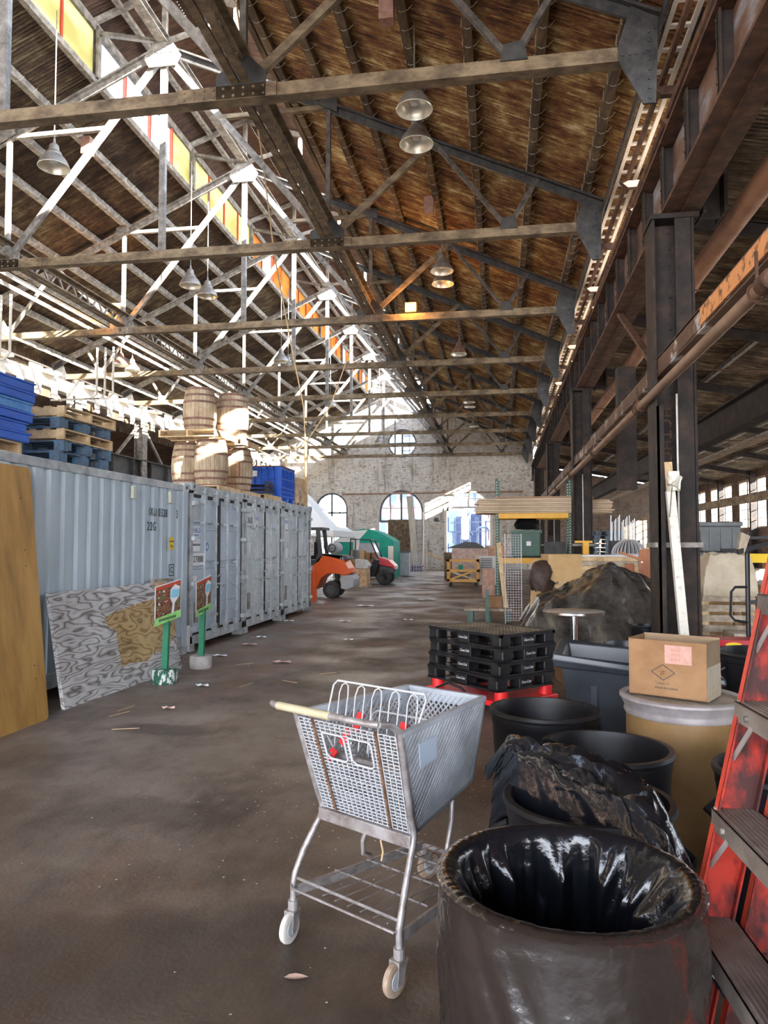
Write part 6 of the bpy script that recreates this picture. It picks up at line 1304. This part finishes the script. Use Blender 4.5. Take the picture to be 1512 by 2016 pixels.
t = thing('green_tent', 'green round-topped tent with a white front panel behind the vehicle', 'tent', (-6.6, 37, 0))
m = MB(); ps = [(-1.5 + 3.0 * k / 14, 1.85 + .6 * math.sin(PI * k / 14)) for k in range(15)]
m.prism([(-6.7 + x, 36, z) for x, z in [(-1.5, .0)] + ps + [(1.5, .0)]], (0, 2.4, 0)); obj('shell', m, tentg, t, True)
obj('white_top', MB().prism([(-8.2, 35.97, 1.8), (-7.3, 35.97, 2.35), (-6.5, 35.97, 2.4), (-6.9, 35.97, 1.95), (-7.0, 35.97, .6), (-7.1, 35.97, .6), (-7.1, 35.97, 1.8)], (0, .02, 0)), tentw, t, True)
obj('front_panel', MB().box(-6.9, -5.9, 35.93, 35.97, .5, 1.75), lightg, t, True); obj('pole', MB().bar((-7.2, 35.9, 0), (-7.2, 35.9, 2.3), .05), whitep, t, True)
tag(obj('white_partition', MB().box(-5.35, -5.1, 35.2, 35.3, 0, 1.6), whitep), 'white upright partition panel right of the green tent', 'panel')
t = thing('grey_bin', 'tall light grey bin standing right of the utility vehicle', 'bin', (-5.0, 39, 0)); obj('body', MB().box(-.35, .25, -.3, .3, 0, 1.25), lightg, t, bev=.03); obj('lid', MB().box(-.4, .3, -.34, .34, 1.25, 1.32), darkg, t)
t = thing('crowd_barrier', 'white grid crowd barriers standing before the brick wall', 'barrier', (-4.9, 40.5, 0))
for i in range(2):
    obj('panel', MB().lattice([(-5.75 + i * 1.0, 40.5 + i * .3, .15), (-4.85 + i * 1.0, 40.5 + i * .3, .15), (-4.85 + i * 1.0, 40.5 + i * .3, 1.15), (-5.75 + i * 1.0, 40.5 + i * .3, 1.15)], 6, 6, .025, .025, diag=False).box(-5.75 + i, -5.7 + i, 40.3 + i * .3, 40.7 + i * .3, 0, .15), wirew, t, True)
for i, (x, z) in enumerate(((-6.3, .9), (-5.65, 1.1))): tag(obj('dark_sack', MB().lathe([(0, 0), (.25, 0), (.28, .4), (.2, z), (0, z + .05)], (x, 39.5, 0), 12), darkg, smooth=True), 'dark sack %s behind the vehicle hood' % ('left', 'right')[i], 'sack')
tag(obj('wall_plank', MB().prism([(-5.75, 48.9, 0), (-5.35, 48.9, 0), (-5.85, 49.8, 5.0), (-6.3, 49.8, 5.0)], (0, .06, 0)), M('pale_grey_plank', (.36, .33, .27), (.5, .47, .4), rough=.8, scale=3, st=(2, 1, .3))), 'tall wide plank leaning in the middle arch of the back wall', 'plank')
tag(obj('wall_pipe', MB().cyl((-10.8, 49.7, 5.18), (1.6, 49.7, 5.22), .06, 8), pipem, smooth=True), 'horizontal pipe running across the brick back wall', 'pipe')
tag(obj('upright_rod', MB().cyl((-5.1, 49.2, 0), (-5.1, 49.6, 3.9), .05, 8), whitep), 'white rod leaning right of the tall plank', 'rod')
tag(obj('upright_rod', MB().cyl((-7.35, 49.2, 0), (-7.35, 49.6, 4.4), .035, 8), woodd), 'thin dark rod leaning left of the tall plank', 'rod')
t = thing('wall_lamp', 'small round lamp on the brick wall left of the wide doorway', 'lamp', (-4.2, 49.8, 3.4)); obj('dome', MB().lathe([(0, .15), (.18, .1), (.22, -.1), (.1, -.16), (0, -.16)], (0, -.1, 0), 14), darkg, t, smooth=True)
t = thing('timber_trestle', 'timber trestle with a slanted leg left of the yellow cart', 'trestle', (-4.3, 46, 0)); obj('upright', MB().bar((-4.6, 46, 0), (-4.6, 46, 1.3), .12), woodl, t, True); obj('slanted_leg', MB().bar((-4.6, 46, 1.25), (-2.9, 46, .35), .12), woodl, t, True); obj('foot', MB().bar((-4.9, 46, .06), (-3.0, 46, .06), .1), woodg, t, True)
pf = wood_pallet('wooden_pallet', 'dull purple pallet stack before the back wall, lower one', (-5.4, 45.5, 0), 0, M('dull_purple_pallet', (.12, .10, .16), (.2, .17, .24), rough=.8, scale=6), 'stringer', 1.3, 1.0, 'dull pallets before the back wall'); dup(pf, (-5.4, 45.5, .13), .05, 'dull purple pallet stack before the back wall, middle one'); dup(pf, (-5.38, 45.5, .26), -.04, 'dull purple pallet stack before the back wall, upper one')
for i, (a, b_) in enumerate((((-8.5, 44, .05), (-5.5, 44.6, .08)), ((-8.2, 44.6, .05), (-6, 44.2, .12)))): tag(obj('floor_timber', MB().bar(a, b_, .12, .1), woodg), 'loose timber on the floor before the back wall, %s one' % ('nearer', 'farther')[i], 'timber')
# ---------------- yellow stock cart
t = thing('stock_cart', 'yellow timber-framed cart with crossed boards on casters near the doorway', 'cart', (-1.44, 29.6, 0)); yc = M('yellow_cart_frame', (.62, .33, .08), (.75, .44, .14), rough=.6, scale=5)
for y in (29.3, 30.1):
    m = MB()
    for z in (.2, .58, .98): m.box(-2.08, -.8, y - .03, y + .03, z, z + .09)
    for x in (-2.08, -.9): m.box(x, x + .1, y - .03, y + .03, .2, 1.07)
    obj('side_frame', m, yc, t, True)
obj('cross_board', MB().bar((-1.95, 29.32, .28), (-1.0, 29.32, .62), .02, .07), yc, t, True); obj('cross_board', MB().bar((-1.0, 29.34, .28), (-1.95, 29.34, .6), .02, .07), woodl, t, True); obj('deck', MB().box(-2.08, -.8, 29.3, 30.1, .17, .2), yc, t, True)
obj('end_rail', MB().box(-2.08, -2.02, 29.3, 30.1, .98, 1.05).box(-.86, -.8, 29.3, 30.1, .98, 1.05), yc, t, True)
for x in (-1.95, -.95):
    for y in (29.35, 30.05): obj('caster', MB().cyl((x - .03, y, .085), (x + .03, y, .085), .085, 14), rubber, t, True, True)
tag(obj('cart_bundle', MB().box(-1.9, -1.2, 29.45, 29.95, .2, .55), darkg), 'dark bundle lying inside the yellow cart', 'bundle')
tag(obj('green_canister', MB().cyl((-1.55, 29.7, .56), (-1.55, 29.7, .85), .09, 14), tentg, smooth=True), 'green canister standing inside the yellow cart', 'canister')
t = thing('printed_cartons', 'pile of white printed sheets on edge right of the yellow cart', 'sheets', (-.5, 31, 0))
for i in range(5): obj('sheet', MB().box(-.86, -.1, 30.6 + i * .12, 30.68 + i * .12, 0, 1.2 - .04 * i), paper, t, True)
m = MB()
for k in range(9): m.box(-.78, -.3, 30.594, 30.6, .5 + k * .07, .53 + k * .07)
obj('printed_lines', m, inkk, t, True)
for i, (x, y, w_, h_, m_) in enumerate(((-.35, 23.5, .4, .9, osb), (-1.3, 33, 1.6, 1.5, M('pinkish_brick_stack', (.45, .3, .26), (.68, .55, .48), rough=.9, scale=7)), (-.2, 34, .9, 1.6, M('orange_brick_stack', (.5, .28, .16), (.68, .5, .36), rough=.9, scale=7)), (-2.3, 34.5, .5, 1.3, woodd))):
    t = thing('goods_stack', ('reddish strapped stack left of the rack post', 'pinkish wrapped stack behind the yellow cart', 'tall orange-brown stack right behind the yellow cart', 'narrow dark stack left behind the yellow cart')[i], 'stack', (x, y, 0)); obj('goods', MB().box(-w_ / 2, w_ / 2, -.35, .35, .06, h_), m_, t, bev=.02); obj('base', MB().box(-w_ / 2, w_ / 2, -.35, .35, 0, .06), woodg, t)
tag(obj('dark_cover', MB().prism([(-2.4, 33.2, 1.5), (-.6, 33.2, 1.5), (-1.0, 33.2, 1.75), (-1.5, 33.2, 1.8)], (0, .6, 0)), darkg), 'dark crumpled cover on top of the pinkish stack', 'cover')
# ================================================================ LAMPS
lamp0 = None
def lamp(x, y, z, lab, rusty=False):
    global lamp0
    hz = rz_(x)
    t = thing('high_bay_lamp', lab, 'lamp', (x, y, z), random.uniform(0, 1), 'unlit high bay lamps')
    hm = lamprust if rusty else lampm
    obj('shade', MB().lathe([(.285, -.005), (.29, .0), (.285, .012), (.275, .05), (.25, .11), (.21, .17), (.165, .215), (.15, .23), (.15, .25), (.13, .29), (.10, .31), (.085, .42), (.07, .44), (.03, .47), (.02, .56), (0, .56)], n=32), hm, t, smooth=True)
    obj('reflector', MB().lathe([(.28, .0), (.268, .05), (.243, .11), (.203, .165), (.12, .21), (0, .23)], n=32), lampin, t, smooth=True)
    obj('lens', MB().lathe([(.07, .19), (.085, .14), (.06, .09), (0, .07)], n=16), lens, t, smooth=True); obj('rim', MB().torus((0, 0, 0), .284, .01, 'Z', 36, 6), lampin, t, smooth=True)
    obj('stem', MB().cyl((0, 0, .5), (0, 0, hz - z + .19), .012, 6), hm, t)
    return t
ls = [(-1.28, 11.2), (-1.36, 12.2), (-1.38, 18.1), (-1.42, 19.0), (-1.4, 26.2), (-1.4, 27.2), (-1.4, 35.2), (-1.4, 36.4), (-1.4, 42.5), (-1.4, 44.2)]
for i, (x, y) in enumerate(ls): lamp(x, y, 8.52, '%s unlit bay lamp of the right row, counted from the camera' % ordn(i), i == 4)
for i, (x, y, z) in enumerate(((-8.35, 12.5, 8.85), (-8.15, 18.3, 8.6), (-8.25, 19.7, 8.8), (-8.1, 26.4, 8.57), (-8.3, 28, 8.7), (-8.2, 35, 8.5), (-6.9, 42, 7.6))): lamp(x, y, z, '%s unlit bay lamp of the left row, counted from the camera' % ordn(i))
for i, (x, y, z) in enumerate(((-13.6, 24.6, 8.2), (-13.9, 26.0, 8.35), (-13.9, 17.2, 7.9))): lamp(x, y, z, '%s rust-brown bay lamp over the left side' % ('left of a pair,', 'right of a pair,', 'lone half-hidden')[i], True)
sodm = emit('sodium_glow', (1.0, .5, .07), 6)
for i, (x, y, z) in enumerate(((-2.3, 19.15, 8.0), (-10.75, 19.1, 8.4))):
    t = thing('sodium_floodlight', ('lit orange sodium floodlight over the middle aisle', 'lit orange sodium floodlight on the left truss post')[i], 'floodlight', (x, y, z)); obj('housing', MB().box(-.16, .16, 0, .22, -.14, .14), lampm, t, bev=.02); obj('lit_lens', MB().box(-.14, .14, -.012, .0, -.11, .11), sodm, t); obj('bracket', MB().bar((0, .12, -.14), (0, .12, -.35), .04), steelb, t)
    l = bpy.data.lights.new('sodium_light', 'POINT'); l.energy = 45; l.color = (1, .42, .08); l.shadow_soft_size = .1; lo_ = bpy.data.objects.new('sodium_light', l); C.objects.link(lo_); lo_.parent = t; lo_.location = (0, -.2, 0)
for i, (x, y) in enumerate(((-1.62, 10.55), (-1.6, 17.0), (-9.5, 15.5))):
    tag(obj('ballast_box', MB().box(x - .11, x + .11, y - .1, y + .1, rz_(x) - .42, rz_(x) - .02), lamprust), 'dull red ballast box hanging under the roof, %s' % ('above the nearest lamps', 'above the second lamp pair', 'on the left slope')[i], 'box')
# ================================================================ LITTER
o = obj('dry_leaf', MB().add([(x, y, .006 + .006 * abs(y) * 20) for x, y in ((-.09, 0), (-.05, .028), (.0, .035), (.05, .022), (.1, .0), (.05, -.02), (0, -.028), (-.05, -.02))] + [(0, 0, .004)], [(i, (i + 1) % 8, 8) for i in range(8)]), leafm); o.location = (-.78, 2.78, 0); o.rotation_euler.z = .2; o.scale = (.5, .62, .6)
tag(o, 'pinkish dry leaf lying on the floor left of the cart caster', 'leaf')
for i, (x, y, s) in enumerate(((-3.02, 9.98, .14), (-3.43, 8.17, .08), (-4.5, 15.35, .12), (-4.09, 11.66, .14), (-4.2, 12.6, .1), (-2.6, 12.5, .09), (-3.3, 7.0, .07), (-2.2, 22, .3), (-3.3, 15.5, .15), (-.9, 24, .2), (-4.1, 10.4, .12), (-2.0, 16, .12), (-2.9, 28, .5), (-3.6, 19.5, .25))):
    m = MB().add([(math.cos(a) * s * (1 + .4 * noise.noise((i, a, 0))), math.sin(a) * s * .5 * (1 + .4 * noise.noise((a, i, 0))), .012 + .02 * (k % 2)) for k, a in enumerate([2 * PI * q_ / 9 for q_ in range(9)])] + [(0, 0, .02)], [(q_, (q_ + 1) % 9, 9) for q_ in range(9)])
    o = obj('paper_scrap', m, paper if i % 3 else leafm); o.location = (x, y, 0); tag(o, 'pale paper scrap on the aisle floor', 'litter', 'paper scraps on the aisle floor')
for i in range(9):
    a = random.uniform(0, 3); x = random.uniform(-4, -2.0); y = random.uniform(5.5, 13); o = obj('straw_sliver', MB().bar((-.12, 0, .006), (.12, 0, .01), .006, .004), woodl); o.location = (x, y, 0); o.rotation_euler.z = a; tag(o, 'thin wood sliver lying on the aisle floor', 'litter', 'wood slivers on the aisle floor')
m = MB()
for i in range(500):
    x, y = random.gauss(-1.0, .7), random.gauss(5.2, 1.2)
    if i % 3 == 0: x, y = random.gauss(-.1, .35), random.gauss(5.6, .8)
    s = random.uniform(.003, .009); a = random.uniform(0, 6); m.add([(x + s * math.cos(a + k), y + s * math.sin(a + k), .004) for k in (0, 2, 4)], [(0, 1, 2)])
tag(obj('plastic_crumbs', m, paper), 'tiny white crumbs sprinkled on the floor around the cart', 'crumbs', kind='stuff')
